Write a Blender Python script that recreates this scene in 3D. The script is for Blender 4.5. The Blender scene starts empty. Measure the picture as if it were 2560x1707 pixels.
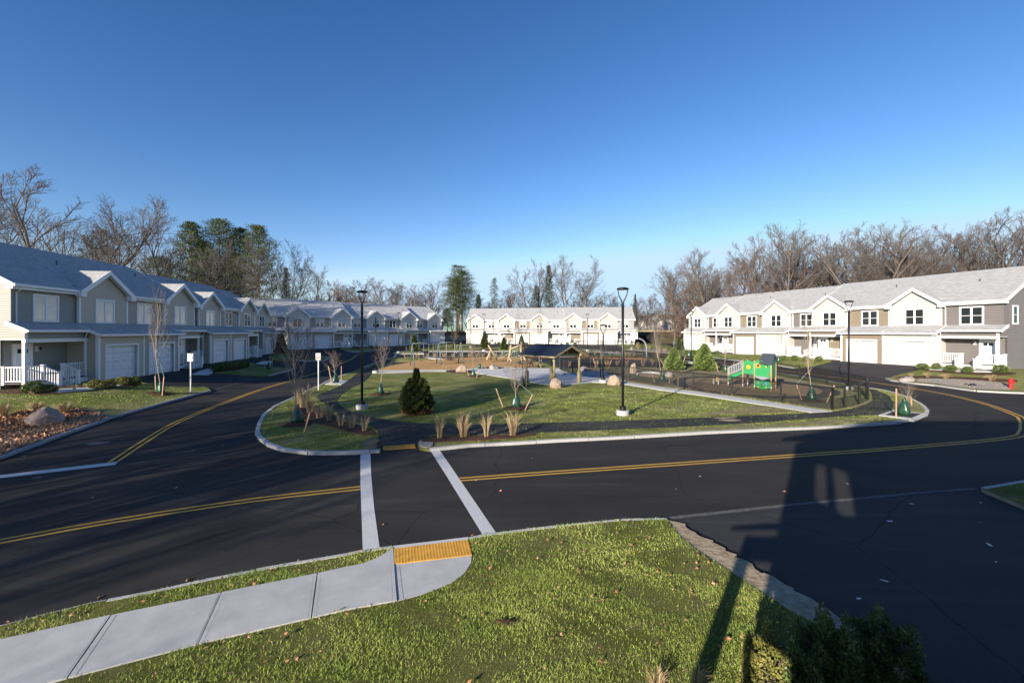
import bpy, math, random
import numpy as np
from mathutils import Vector, Matrix, noise
from mathutils.geometry import delaunay_2d_cdt
R = math.radians
random.seed(7); rng = np.random.default_rng(7)
sc = bpy.context.scene
col = sc.collection
# ------------------------------------------------------------ camera, world, sun
F, HZ, CH = 1072.0, 827.0, 4.1          # focal length and horizon row of a 2560 px wide picture, camera height
cam = bpy.data.cameras.new('camera'); co = bpy.data.objects.new('camera', cam); col.objects.link(co)
cam.sensor_width = 36; cam.lens = F / 2560 * 36; cam.shift_y = -(853.5 - HZ) / 2560
cam.clip_start = 0.05; cam.clip_end = 3000
co.location = (0, 0, CH); co.rotation_euler = (R(90), 0, 0); sc.camera = co
SUN_AZ, SUN_EL = math.atan2(-.582, -.813), R(16.3)
w = bpy.data.worlds.new('World'); sc.world = w; w.use_nodes = True
nt = w.node_tree; bg = nt.nodes['Background']
sky = nt.nodes.new('ShaderNodeTexSky'); sky.sky_type = 'NISHITA'; sky.sun_disc = False
sky.sun_elevation = SUN_EL; sky.sun_rotation = SUN_AZ % (2 * math.pi)
sky.altitude = 50; sky.air_density = 1.0; sky.dust_density = 0.35; sky.ozone_density = 5.0
hs = nt.nodes.new('ShaderNodeHueSaturation'); hs.inputs['Saturation'].default_value = 1.07; hs.inputs['Hue'].default_value = .503; nt.links.new(sky.outputs[0], hs.inputs['Color']); sp = nt.nodes.new('ShaderNodeSeparateColor'); cb_ = nt.nodes.new('ShaderNodeCombineColor'); nt.links.new(hs.outputs[0], sp.inputs[0]); KS = .118
for i, (g_, a_, mx) in enumerate(((1.55, 3.4, .30), (1.30, 1.30, .42), (1.16, .92, .54))):     # camera-like colour response of the sky, channel by channel
    v = sp.outputs[i]
    for op, val in (('MULTIPLY', KS), ('POWER', g_), ('MULTIPLY', a_), ('MINIMUM', mx), ('DIVIDE', KS)):
        q = nt.nodes.new('ShaderNodeMath'); q.operation = op; nt.links.new(v, q.inputs[0]); q.inputs[1].default_value = val; v = q.outputs[0]
    nt.links.new(v, cb_.inputs[i])
nt.links.new(cb_.outputs[0], bg.inputs[0]); bg.inputs[1].default_value = 0.118
sl = bpy.data.lights.new('sun', 'SUN'); sl.energy = 4.7; sl.angle = R(0.53); sl.color = (1, .90, .76)
so = bpy.data.objects.new('sun', sl); col.objects.link(so)
sd = Vector((.582 * math.cos(SUN_EL), .813 * math.cos(SUN_EL), -math.sin(SUN_EL)))
so.rotation_euler = sd.to_track_quat('-Z', 'Y').to_euler(); so.location = (-30, -40, 30)
sc.view_settings.view_transform = 'Standard'; sc.view_settings.look = 'None'
sc.view_settings.exposure = 1.0; sc.view_settings.gamma = 1
# ------------------------------------------------------------ materials
def mat(name, c, rough=.8, spec=.3, metal=0, bump=None, var=None, scale=8, coat=0):
    """c base colour; var: second colour mixed by noise; bump: (scale, strength)"""
    m = bpy.data.materials.new(name); m.use_nodes = True; n = m.node_tree; b = n.nodes['Principled BSDF']
    b.inputs['Base Color'].default_value = (*c, 1); b.inputs['Roughness'].default_value = rough
    b.inputs['Specular IOR Level'].default_value = spec; b.inputs['Metallic'].default_value = metal
    g = n.nodes.new('ShaderNodeNewGeometry')
    if var:
        t = n.nodes.new('ShaderNodeTexNoise'); t.inputs['Scale'].default_value = scale; t.inputs['Detail'].default_value = 6
        t.inputs['Roughness'].default_value = .65
        n.links.new(g.outputs['Position'], t.inputs['Vector'])
        r = n.nodes.new('ShaderNodeValToRGB'); r.color_ramp.elements[0].position = .35; r.color_ramp.elements[1].position = .65
        r.color_ramp.elements[0].color = (*c, 1); r.color_ramp.elements[1].color = (*var, 1)
        n.links.new(t.outputs[0], r.inputs[0]); n.links.new(r.outputs[0], b.inputs['Base Color'])
    if bump:
        t = n.nodes.new('ShaderNodeTexNoise'); t.inputs['Scale'].default_value = bump[0]; t.inputs['Detail'].default_value = 4
        n.links.new(g.outputs['Position'], t.inputs['Vector'])
        bp = n.nodes.new('ShaderNodeBump'); bp.inputs['Strength'].default_value = bump[1]; bp.inputs['Distance'].default_value = .02
        n.links.new(t.outputs[0], bp.inputs['Height']); n.links.new(bp.outputs[0], b.inputs['Normal'])
    return m
def nodes(m): return m.node_tree, m.node_tree.nodes['Principled BSDF']
def math_(n, op, a, b=None):
    x = n.nodes.new('ShaderNodeMath'); x.operation = op
    for i, v in enumerate((a, b)):
        if v is None: continue
        if isinstance(v, (int, float)): x.inputs[i].default_value = v
        else: n.links.new(v, x.inputs[i])
    return x.outputs[0]
def mixc(n, f, a, b, typ='MIX'):
    x = n.nodes.new('ShaderNodeMix'); x.data_type = 'RGBA'; x.blend_type = typ
    for i, v in ((0, f), (6, a), (7, b)):
        if isinstance(v, (int, float)): x.inputs[i].default_value = v
        elif isinstance(v, tuple): x.inputs[i].default_value = (*v, 1)
        else: n.links.new(v, x.inputs[i])
    return x.outputs[2]
def noise_(n, scale, detail=5, vec=None, rough=.6, lo=.35, hi=.65, stretch=None):
    t = n.nodes.new('ShaderNodeTexNoise'); t.inputs['Scale'].default_value = scale
    t.inputs['Detail'].default_value = detail; t.inputs['Roughness'].default_value = rough
    if vec is None: vec = n.nodes.new('ShaderNodeNewGeometry').outputs['Position']
    if stretch:
        mp = n.nodes.new('ShaderNodeMapping'); mp.inputs['Scale'].default_value = stretch[:3]
        if len(stretch) > 3: mp.inputs['Rotation'].default_value = (0, 0, stretch[3])
        n.links.new(vec, mp.inputs[0]); vec = mp.outputs[0]
    n.links.new(vec, t.inputs['Vector'])
    r = n.nodes.new('ShaderNodeMapRange'); r.inputs[1].default_value = lo; r.inputs[2].default_value = hi
    n.links.new(t.outputs[0], r.inputs[0]); return r.outputs[0]
def siding(name, c):
    m = mat(name, c, .55, .3); n, b = nodes(m)
    g = n.nodes.new('ShaderNodeNewGeometry'); s = n.nodes.new('ShaderNodeSeparateXYZ'); n.links.new(g.outputs['Position'], s.inputs[0])
    fr = math_(n, 'FRACT', math_(n, 'MULTIPLY', s.outputs[2], 1 / .13))
    groove = math_(n, 'LESS_THAN', fr, .12)
    v = noise_(n, 1.3, 4); base = mixc(n, v, c, tuple(k * .93 for k in c))
    n.links.new(mixc(n, math_(n, 'MULTIPLY', groove, .6), base, tuple(k * .35 for k in c)), b.inputs['Base Color'])
    bp = n.nodes.new('ShaderNodeBump'); bp.inputs['Strength'].default_value = .8; bp.inputs['Distance'].default_value = .025
    n.links.new(math_(n, 'SUBTRACT', 1, fr), bp.inputs['Height']); n.links.new(bp.outputs[0], b.inputs['Normal'])
    return m
M = {}
M['white'] = mat('white_trim', (.80, .80, .79), .45, .4)
M['vinyl'] = mat('white_vinyl', (.78, .78, .78), .4, .4)
M['deck'] = mat('deck_boards', (.16, .13, .12), .7)
for k, c in dict(cream=(.54, .52, .475), tan=(.25, .205, .15), mauve=(.175, .158, .153), mauve_for_shade=(.34, .31, .32), tan_for_shade=(.46, .39, .30), green=(.31, .31, .275), taupe=(.56, .485, .38),  # row C's mauve and tan are lightened copies to offset its shade
                 lgrey=(.33, .33, .34), offw=(.43, .42, .405), brown=(.45, .38, .31), pale=(.68, .64, .58), ivory=(.46, .44, .39)).items():
    M['s_' + k] = siding('siding_' + k, c)
def shingle(name, c):
    m = mat(name, c, .9, .15); n, b = nodes(m)
    br = n.nodes.new('ShaderNodeTexBrick'); tc = n.nodes.new('ShaderNodeTexCoord')
    mp = n.nodes.new('ShaderNodeMapping'); n.links.new(tc.outputs['Object'], mp.inputs[0])
    n.links.new(mp.outputs[0], br.inputs['Vector']); br.inputs['Scale'].default_value = 1
    br.inputs['Brick Width'].default_value = .30; br.inputs['Row Height'].default_value = .14; br.inputs['Mortar Size'].default_value = .006
    br.inputs['Color1'].default_value = (*[k * .86 for k in c], 1); br.inputs['Color2'].default_value = (*[k * 1.12 for k in c], 1)
    br.inputs['Mortar'].default_value = (*[k * .78 for k in c], 1)
    v = noise_(n, 1.6, 7, rough=.7)
    n.links.new(mixc(n, math_(n, 'MULTIPLY', v, .22), br.outputs[0], tuple(k * .6 for k in c)), b.inputs['Base Color'])
    bp = n.nodes.new('ShaderNodeBump'); bp.inputs['Strength'].default_value = .5; bp.inputs['Distance'].default_value = .02
    n.links.new(br.outputs['Fac'], bp.inputs['Height']); bp.invert = True; n.links.new(bp.outputs[0], b.inputs['Normal'])
    return m
M['shingle'] = shingle('grey_shingles', (.40, .395, .39)); M['shingle_lit'] = shingle('sunlit_shingles', (.56, .535, .51))  # row C: sunlight on its roof put into a lighter shingle colour
def glass(name, c, rough=.04):
    m = mat(name, c, rough, .6); m.node_tree.nodes['Principled BSDF'].inputs['IOR'].default_value = 1.55
    n, b = nodes(m); v = noise_(n, 2.2, 2, lo=.3, hi=.7)
    bp = n.nodes.new('ShaderNodeBump'); bp.inputs['Strength'].default_value = .05; bp.inputs['Distance'].default_value = .05
    n.links.new(v, bp.inputs['Height']); n.links.new(bp.outputs[0], b.inputs['Normal']); return m
M['glass'] = glass('window_glass', (.022, .026, .028)); M['blind'] = glass('window_with_blind', (.36, .39, .37))
M['shade'] = glass('window_warm_reflection', (.74, .69, .58))  # warm reflected light painted into the pane colour; no window shade behind
def asphalt(name, c, light):
    m = mat(name, c, .85, .14); n, b = nodes(m)
    a = noise_(n, .35, 5, stretch=(.5, 1.8, 1, R(-8)), lo=.35, hi=.75); f = noise_(n, 95, 3, lo=.3, hi=.8); sp = noise_(n, 60, 2, lo=.70, hi=.76)
    st = noise_(n, .9, 6, stretch=(.25, 2.2, 1, R(-10)), lo=.55, hi=.8)
    x = mixc(n, math_(n, 'MULTIPLY', a, .8), c, light); x = mixc(n, math_(n, 'MULTIPLY', f, .45), x, tuple(k * .55 for k in c))
    x = mixc(n, math_(n, 'MULTIPLY', st, .34), x, tuple(k * 1.9 for k in light)); x = mixc(n, math_(n, 'MULTIPLY', sp, .5), x, (.22, .21, .2))
    pt = noise_(n, .16, 3, lo=.52, hi=.56); x = mixc(n, math_(n, 'MULTIPLY', pt, .16), x, tuple(k * .55 for k in c)); sc2 = noise_(n, 4.5, 7, rough=.75, lo=.6, hi=.72, stretch=(.35, 1.5, 1, R(-20)))
    x = mixc(n, math_(n, 'MULTIPLY', sc2, .16), x, (.15, .135, .12))
    vo = n.nodes.new('ShaderNodeTexVoronoi'); vo.feature = 'DISTANCE_TO_EDGE'; vo.inputs['Scale'].default_value = .16; g2 = n.nodes.new('ShaderNodeNewGeometry'); wn = n.nodes.new('ShaderNodeTexNoise'); wn.inputs['Scale'].default_value = .7; wn.inputs['Detail'].default_value = 6
    n.links.new(g2.outputs['Position'], wn.inputs['Vector']); n.links.new(mixc(n, .45, g2.outputs['Position'], wn.outputs['Color'], 'ADD'), vo.inputs['Vector'])
    x = mixc(n, math_(n, 'MULTIPLY', math_(n, 'LESS_THAN', vo.outputs['Distance'], .0022), .55), x, (.008, .008, .009))
    n.links.new(x, b.inputs['Base Color'])
    bp = n.nodes.new('ShaderNodeBump'); bp.inputs['Strength'].default_value = .55; bp.inputs['Distance'].default_value = .012
    n.links.new(f, bp.inputs['Height']); n.links.new(bp.outputs[0], b.inputs['Normal']); return m
M['asphalt'] = asphalt('road_asphalt', (.032, .030, .029), (.062, .057, .053))
M['asphalt2'] = asphalt('driveway_asphalt', (.042, .042, .044), (.066, .064, .064))
M['asphalt3'] = asphalt('path_asphalt', (.038, .036, .036), (.085, .078, .07))
def lawn_mat(name, g1, g2, dry, dryamt=.5):
    m = mat(name, g1, .95, .1); n, b = nodes(m)
    a = noise_(n, 1.1, 6, rough=.7, lo=.38, hi=.66); d = noise_(n, .33, 5, rough=.65, lo=.45, hi=.68); f = noise_(n, 38, 4, rough=.8, lo=.3, hi=.72)
    d2 = noise_(n, 2.4, 6, stretch=(.6, 1.6, 1, .5), rough=.75, lo=.5, hi=.7)
    x = mixc(n, a, g1, g2); x = mixc(n, math_(n, 'MULTIPLY', d, dryamt), x, dry); x = mixc(n, math_(n, 'MULTIPLY', d2, dryamt), x, dry)
    x = mixc(n, math_(n, 'MULTIPLY', f, .55), x, tuple(k * .35 for k in g1)); n.links.new(x, b.inputs['Base Color'])
    bp = n.nodes.new('ShaderNodeBump'); bp.inputs['Strength'].default_value = .9; bp.inputs['Distance'].default_value = .04
    n.links.new(f, bp.inputs['Height']); n.links.new(bp.outputs[0], b.inputs['Normal']); return m
M['lawn'] = lawn_mat('lawn_grass', (.15, .19, .038), (.29, .30, .075), (.46, .40, .22), .66)
M['lawn_near'] = lawn_mat('lawn_soil_grass', (.15, .18, .038), (.24, .25, .06), (.34, .28, .14), .6)
M['drylawn'] = lawn_mat('dry_lawn', (.26, .225, .115), (.36, .31, .18), (.42, .36, .24), .5)
M['wild'] = lawn_mat('woodland_floor', (.09, .07, .04), (.14, .11, .06), (.18, .14, .08), .5)
M['concrete'] = mat('concrete', (.50, .49, .465), .8, .25, var=(.57, .56, .53), scale=3, bump=(60, .25))
n, b = nodes(M['concrete']); M['concrete_b'] = mat('concrete_brushed', (.53, .52, .495), .75, .25, var=(.43, .425, .405), scale=2.2, bump=(160, .3))
n, b = nodes(M['concrete_b']); v = noise_(n, 9, 4, stretch=(14, .6, 1, R(20)), lo=.3, hi=.75)
bc = b.inputs['Base Color'].links[0].from_socket; n.links.new(mixc(n, math_(n, 'MULTIPLY', v, .16), bc, (.30, .30, .32)), b.inputs['Base Color'])
M['granite'] = mat('granite_kerb', (.34, .335, .33), .8, .3, var=(.50, .49, .475), scale=25, bump=(30, .6))
M['white_paint'] = mat('white_road_paint', (.52, .52, .51), .7, .3, var=(.62, .62, .61), scale=30, bump=(120, .6))
M['yellow_paint'] = mat('yellow_road_paint', (.62, .36, .045), .6, .3, var=(.52, .29, .04), scale=14, bump=(120, .5))
for k_, dark, amt in (('white_paint', (.12, .12, .12), .5), ('yellow_paint', (.10, .07, .03), .6)):
    n, b = nodes(M[k_]); bc = b.inputs['Base Color'].links[0].from_socket; v = noise_(n, 13, 8, rough=.8, lo=.56, hi=.66); n.links.new(mixc(n, math_(n, 'MULTIPLY', v, amt), bc, dark), b.inputs['Base Color'])
M['tactile'] = mat('tactile_yellow', (.66, .35, .05), .6, .3, var=(.52, .26, .035), scale=6)
n, b = nodes(M['tactile']); bc = b.inputs['Base Color'].links[0].from_socket; n.links.new(mixc(n, math_(n, 'MULTIPLY', noise_(n, 7, 7, rough=.75, lo=.55, hi=.68), .45), bc, (.16, .10, .04)), b.inputs['Base Color'])
M['tan'] = mat('rubber_tan', (.50, .31, .13), .95, .1, var=(.42, .26, .11), scale=40, bump=(90, .5))
M['tan2'] = mat('rubber_brown', (.34, .24, .13), .95, .1, var=(.28, .20, .11), scale=40, bump=(90, .5))
M['darkring'] = mat('rubber_dark', (.055, .05, .05), .95, .1, var=(.08, .07, .065), scale=30)
M['mulch'] = mat('bark_mulch', (.055, .032, .022), .95, .1, var=(.12, .07, .045), scale=22, bump=(25, 1.0))
M['gravel'] = mat('river_gravel', (.22, .20, .17), .9, .2, var=(.38, .35, .31), scale=14, bump=(18, 1.0))
M['dirt'] = mat('sandy_dirt', (.27, .20, .125), .95, .1, var=(.44, .36, .25), scale=7, bump=(14, 1.0))
M['leafbed'] = mat('leaf_litter', (.13, .075, .05), .95, .1, var=(.26, .15, .09), scale=9, bump=(12, 1.0))
M['boulder'] = mat('boulder_tan', (.40, .31, .22), .85, .25, var=(.26, .20, .15), scale=3.5, bump=(9, .9))
M['boulder_g'] = mat('boulder_grey', (.36, .34, .31), .85, .25, var=(.24, .21, .19), scale=3.5, bump=(9, .9))
M['boulder_p'] = mat('boulder_pink', (.30, .19, .15), .85, .25, var=(.42, .31, .25), scale=2.5, bump=(9, .9))
M['black'] = mat('black_metal', (.012, .012, .013), .4, .5)
M['galv'] = mat('galvanised_steel', (.45, .46, .47), .4, .5, metal=.6)
M['bluegrey'] = mat('blue_grey_steel', (.12, .15, .18), .4, .5, metal=.2)
M['wood'] = mat('treated_timber', (.36, .29, .17), .75, .2, var=(.27, .22, .13), scale=5, bump=(30, .4))
M['log'] = mat('peeled_log', (.50, .38, .24), .75, .2, var=(.36, .26, .17), scale=7, bump=(12, .6))
M['stake'] = mat('wooden_stake', (.42, .26, .16), .8, .2, var=(.50, .33, .22), scale=8)
M['bag'] = mat('green_watering_bag', (.010, .045, .025), .32, .6, bump=(9, .9), var=(.015, .065, .035), scale=5)
M['strap'] = mat('green_strap', (.22, .30, .24), .7, .3)
M['metalroof'] = mat('dark_metal_roof', (.035, .042, .060), .38, .5, metal=.4)
M['bark'] = mat('grey_bark', (.17, .14, .115), .9, .15, var=(.10, .08, .065), scale=12, bump=(20, .8))
M['bark_pale'] = mat('pale_bark', (.42, .35, .27), .85, .15, var=(.28, .22, .17), scale=14)
M['twig'] = mat('twig_brown', (.15, .13, .118), .9, .1)
M['twig_red'] = mat('twig_reddish', (.175, .12, .10), .9, .1)
M['pinebark'] = mat('pine_bark', (.15, .11, .085), .9, .1, var=(.22, .17, .13), scale=9)
def leafm(name, c1, c2, rough=.6):
    m = mat(name, c1, rough, .25); n, b = nodes(m); a = n.nodes.new('ShaderNodeAttribute'); a.attribute_name = 'tint'
    n.links.new(mixc(n, a.outputs['Fac'], c1, c2), b.inputs['Base Color']); return m
M['pine'] = leafm('pine_needles', (.025, .046, .015), (.12, .14, .045)); M['spruce'] = leafm('spruce_needles', (.015, .028, .014), (.055, .065, .03))
M['arb'] = leafm('arborvitae_foliage', (.022, .045, .012), (.10, .115, .03)); M['arbdead'] = leafm('dry_foliage', (.16, .075, .035), (.24, .13, .06))
M['shrub'] = leafm('evergreen_shrub', (.05, .09, .028), (.21, .26, .08), .4); M['shrub_y'] = leafm('yellow_green_shrub', (.12, .13, .03), (.34, .32, .10), .4)
M['grass'] = leafm('grass_blades', (.15, .25, .035), (.52, .58, .14)); M['straw'] = leafm('straw_grass', (.30, .20, .10), (.55, .42, .25))
M['leafb'] = leafm('fallen_leaf', (.30, .13, .06), (.50, .30, .17)); M['grassdry'] = leafm('dry_grass_blades', (.14, .13, .05), (.34, .30, .15))
for k, c in dict(pgreen=(.03, .27, .09), porange=(.60, .33, .02), pgrey=(.24, .25, .27), pdark=(.055, .065, .08), red=(.55, .015, .015),
                 blue=(.10, .28, .60), orange=(.75, .16, .05), hred=(.50, .02, .015)).items(): M[k] = mat('paint_' + k, c, .4, .5)
# ------------------------------------------------------------ mesh helpers
class MB:
    def __init__(s): s.v = []; s.f = []
    def add(s, vs, fs):
        k = len(s.v); s.v += [tuple(p) for p in vs]; s.f += [tuple(i + k for i in q) for q in fs]; return s
    def box(s, x0, x1, y0, y1, z0, z1):
        return s.add([(x0, y0, z0), (x1, y0, z0), (x1, y1, z0), (x0, y1, z0), (x0, y0, z1), (x1, y0, z1), (x1, y1, z1), (x0, y1, z1)],
                     [(0, 3, 2, 1), (4, 5, 6, 7), (0, 1, 5, 4), (1, 2, 6, 5), (2, 3, 7, 6), (3, 0, 4, 7)])
    def tube(s, pts, rs, n=6, cap=True):
        pts = [Vector(p) for p in pts]; k = len(s.v); m = len(pts)
        if not hasattr(rs, '__len__'): rs = [rs] * m
        ref = None
        for i, p in enumerate(pts):
            d = (pts[min(i + 1, m - 1)] - pts[max(i - 1, 0)]).normalized()
            if ref is None: ref = d.orthogonal()
            a = (ref - d * ref.dot(d)).normalized(); ref = a; b_ = d.cross(a)
            for j in range(n):
                t = 2 * math.pi * j / n; s.v.append(tuple(p + (a * math.cos(t) + b_ * math.sin(t)) * rs[i]))
        for i in range(m - 1):
            for j in range(n):
                q = (j + 1) % n; s.f.append((k + i * n + j, k + i * n + q, k + (i + 1) * n + q, k + (i + 1) * n + j))
        if cap: s.f.append(tuple(k + j for j in range(n))[::-1]); s.f.append(tuple(k + (m - 1) * n + j for j in range(n)))
        return s
    def bar(s, p, q, w_, h_, up=(0, 0, 1)):
        p, q = Vector(p), Vector(q); d = (q - p).normalized(); a = d.cross(Vector(up))
        if a.length < .01: a = Vector((1, 0, 0))
        a.normalize(); b_ = a.cross(d); a *= w_ / 2; b_ *= h_ / 2
        vs = [p - a - b_, p + a - b_, p + a + b_, p - a + b_, q - a - b_, q + a - b_, q + a + b_, q - a + b_]
        return s.add(vs, [(0, 1, 2, 3), (7, 6, 5, 4), (0, 4, 5, 1), (1, 5, 6, 2), (2, 6, 7, 3), (3, 7, 4, 0)])
    def prism(s, poly, vec):
        """poly: list of 3-D points, extruded by vec"""
        n = len(poly); vec = Vector(vec); vs = [Vector(p) for p in poly]; vs += [p + vec for p in vs]
        return s.add(vs, [tuple(range(n))[::-1], tuple(range(n, 2 * n))] + [(i, (i + 1) % n, n + (i + 1) % n, n + i) for i in range(n)])
    def lathe(s, prof, n=16, c=(0, 0, 0)):
        k = len(s.v)
        for r, z in prof:
            for j in range(n): t = 2 * math.pi * j / n; s.v.append((c[0] + r * math.cos(t), c[1] + r * math.sin(t), c[2] + z))
        for i in range(len(prof) - 1):
            for j in range(n): q = (j + 1) % n; s.f.append((k + i * n + j, k + i * n + q, k + (i + 1) * n + q, k + (i + 1) * n + j))
        s.f.append(tuple(k + j for j in range(n))[::-1]); s.f.append(tuple(k + (len(prof) - 1) * n + j for j in range(n))); return s
    def mesh(s, name, m, smooth=False, fix=True):
        me = bpy.data.meshes.new(name); me.from_pydata(s.v, [], s.f)
        if m is not None: me.materials.append(m)
        if fix:
            import bmesh
            bm = bmesh.new(); bm.from_mesh(me); bmesh.ops.recalc_face_normals(bm, faces=bm.faces); bm.to_mesh(me); bm.free()
        if smooth: me.polygons.foreach_set('use_smooth', [True] * len(me.polygons))
        me.update(); return me
def link(name, me, parent=None, loc=(0, 0, 0), rz=0, sc_=None):
    o = bpy.data.objects.new(name, me); col.objects.link(o); o.location = loc; o.rotation_euler = (0, 0, rz)
    if sc_ is not None: o.scale = sc_ if hasattr(sc_, '__len__') else (sc_,) * 3
    if parent: o.parent = parent
    return o
def part(name, mb, m, parent=None, smooth=False, **k): return link(name, mb.mesh(name, m, smooth), parent, **k)
def tag(o, label=None, cat=None, group=None, kind=None):
    for k, v in (('label', label), ('category', cat), ('group', group), ('kind', kind)):
        if v: o[k] = v
    return o
def thing(name, label, cat, loc=(0, 0, 0), rz=0, group=None, s=None):
    o = link(name, None, None, loc, rz, s); return tag(o, label, cat, group)
def np_mesh(name, V, Fc, m, tint=None, smooth=False):
    me = bpy.data.meshes.new(name); V = np.asarray(V, np.float32); Fc = np.asarray(Fc, np.int32)
    me.vertices.add(len(V)); me.vertices.foreach_set('co', V.ravel()); k = Fc.shape[1]
    me.loops.add(Fc.size); me.loops.foreach_set('vertex_index', Fc.ravel())
    me.polygons.add(len(Fc)); me.polygons.foreach_set('loop_start', np.arange(0, Fc.size, k, dtype=np.int32))
    me.polygons.foreach_set('loop_total', np.full(len(Fc), k, np.int32))
    if m is not None: me.materials.append(m)
    if tint is not None:
        a = me.attributes.new('tint', 'FLOAT', 'POINT'); a.data.foreach_set('value', np.asarray(tint, np.float32))
    me.update(calc_edges=True)
    if smooth: me.polygons.foreach_set('use_smooth', [True] * len(Fc))
    return me
def children(o): return [c for c in ALLCH.get(o.name, [])]
def copy_thing(o, loc, rz, label=None, s=None):
    c = o.copy(); col.objects.link(c); c.location = loc; c.rotation_euler = (0, 0, rz)
    if s is not None: c.scale = s if hasattr(s, '__len__') else (s,) * 3
    if label: c['label'] = label
    for ch in list(o.children):
        k = ch.copy(); col.objects.link(k); k.parent = c
        for g in list(ch.children): q = g.copy(); col.objects.link(q); q.parent = k
    return c
ORD = ['first', 'second', 'third', 'fourth', 'fifth', 'sixth', 'seventh', 'eighth', 'ninth', 'tenth', 'eleventh', 'twelfth', 'thirteenth', 'fourteenth',
       'fifteenth', 'sixteenth', 'seventeenth', 'eighteenth', 'nineteenth', 'twentieth']
# ------------------------------------------------------------ terrain: flat park, building pads 0.8 m higher, wooded bank far behind
BW = 4.036
BLD = {}      # name: origin (x, y), facade direction angle (world z rotation), type
def vdir(a): return Vector((math.sin(a), math.cos(a)))
def rowdef(P0, a, kind):
    d = vdir(a); n_ = Vector((d.y, -d.x)) if kind != 'E' else Vector((-d.y, d.x)); return Vector(P0), d, n_
ROWS = dict(A=((-27.39, 23.43), -.129), E=((40.84, 35.61), -.315), D=((-11.18, 108.15), 1.676), C=((-41.91, 70.99), .734))
PADZ = dict(A=.8, E=.8, C=.9, D=.9)
def sstep(t): t = np.clip(t, 0, 1); return t * t * (3 - 2 * t)
def T(x, y):
    x = np.asarray(x, float); y = np.asarray(y, float)
    base = .7 * sstep((y - 40) / 26.0); z = base.copy()
    for k, (P0, a) in ROWS.items():
        d = vdir(a); sx, sy = x - P0[0], y - P0[1]; s = sx * d.x + sy * d.y
        q = (sx * d.y - sy * d.x) * (-1 if k == 'E' else 1)
        qf = 1.6 + (-3.3 * np.clip(s, 0, 40) / 40 if k != 'D' else 3.3 * np.clip(s, 0, 40) / 40)
        ds = np.maximum(np.maximum(-1 - s, s - 41), 0); dq = np.maximum(np.maximum(q - qf, -30 - q), 0)
        dist = np.sqrt(ds * ds + dq * dq); z = np.maximum(z, base + (PADZ[k] - base) * (1 - sstep((dist - 1.0) / 7.0)))
    z = z + 3.2 * sstep((y - 113) / 9.0) * sstep((95 - np.abs(x - 5)) / 20) * (y > 113)
    return z
def Tz(x, y): return float(T(x, y))
def at(px, py, off=0.0):
    """world point where the sight line through a picture pixel meets the ground (+off)"""
    kx = (px - 1280) / F; kz = (py - HZ) / F; lo = 1.0; prev = lo; Y = lo
    while Y < 300:
        if CH - kz * Y <= Tz(kx * Y, Y) + off: break
        prev = Y; Y *= 1.03
    lo, hi = prev, Y
    for _ in range(30):
        mid = (lo + hi) / 2
        if CH - kz * mid <= Tz(kx * mid, mid) + off: hi = mid
        else: lo = mid
    return Vector((kx * hi, hi, Tz(kx * hi, hi) + off))
LW = .09
def W(*pts, off=LW):
    """mixed list: (px,py) pixels or ('w',x,y) world -> list of 2-D world points"""
    r = []
    for p in pts: r.append(Vector((p[1], p[2])) if p[0] == 'w' else at(p[0], p[1], off).to_2d())
    return r
def smooth(P, closed=True, it=1):
    for _ in range(it):
        Q = []; n_ = len(P)
        for i in range(n_ if closed else n_ - 1):
            a, b_ = P[i], P[(i + 1) % n_]; Q += [a * .75 + b_ * .25, a * .25 + b_ * .75]
        if not closed: Q = [P[0]] + Q + [P[-1]]
        P = Q
    return P
def resample(P, g, closed=True):
    Q = []; n_ = len(P)
    for i in range(n_ if closed else n_ - 1):
        a, b_ = P[i], P[(i + 1) % n_]; L = (b_ - a).length; k = max(1, int(math.ceil(L / g)))
        for j in range(k): Q.append(a.lerp(b_, j / k))
    if not closed: Q.append(P[-1])
    return Q
def inside(P, x, y):
    X = np.array([p[0] for p in P]); Y = np.array([p[1] for p in P]); r = np.zeros(np.shape(x), bool); j = len(P) - 1
    for i in range(len(P)):
        c = ((Y[i] > y) != (Y[j] > y)) & (x < (X[j] - X[i]) * (y - Y[i]) / (Y[j] - Y[i] + 1e-12) + X[i]); r ^= c; j = i
    return r
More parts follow.
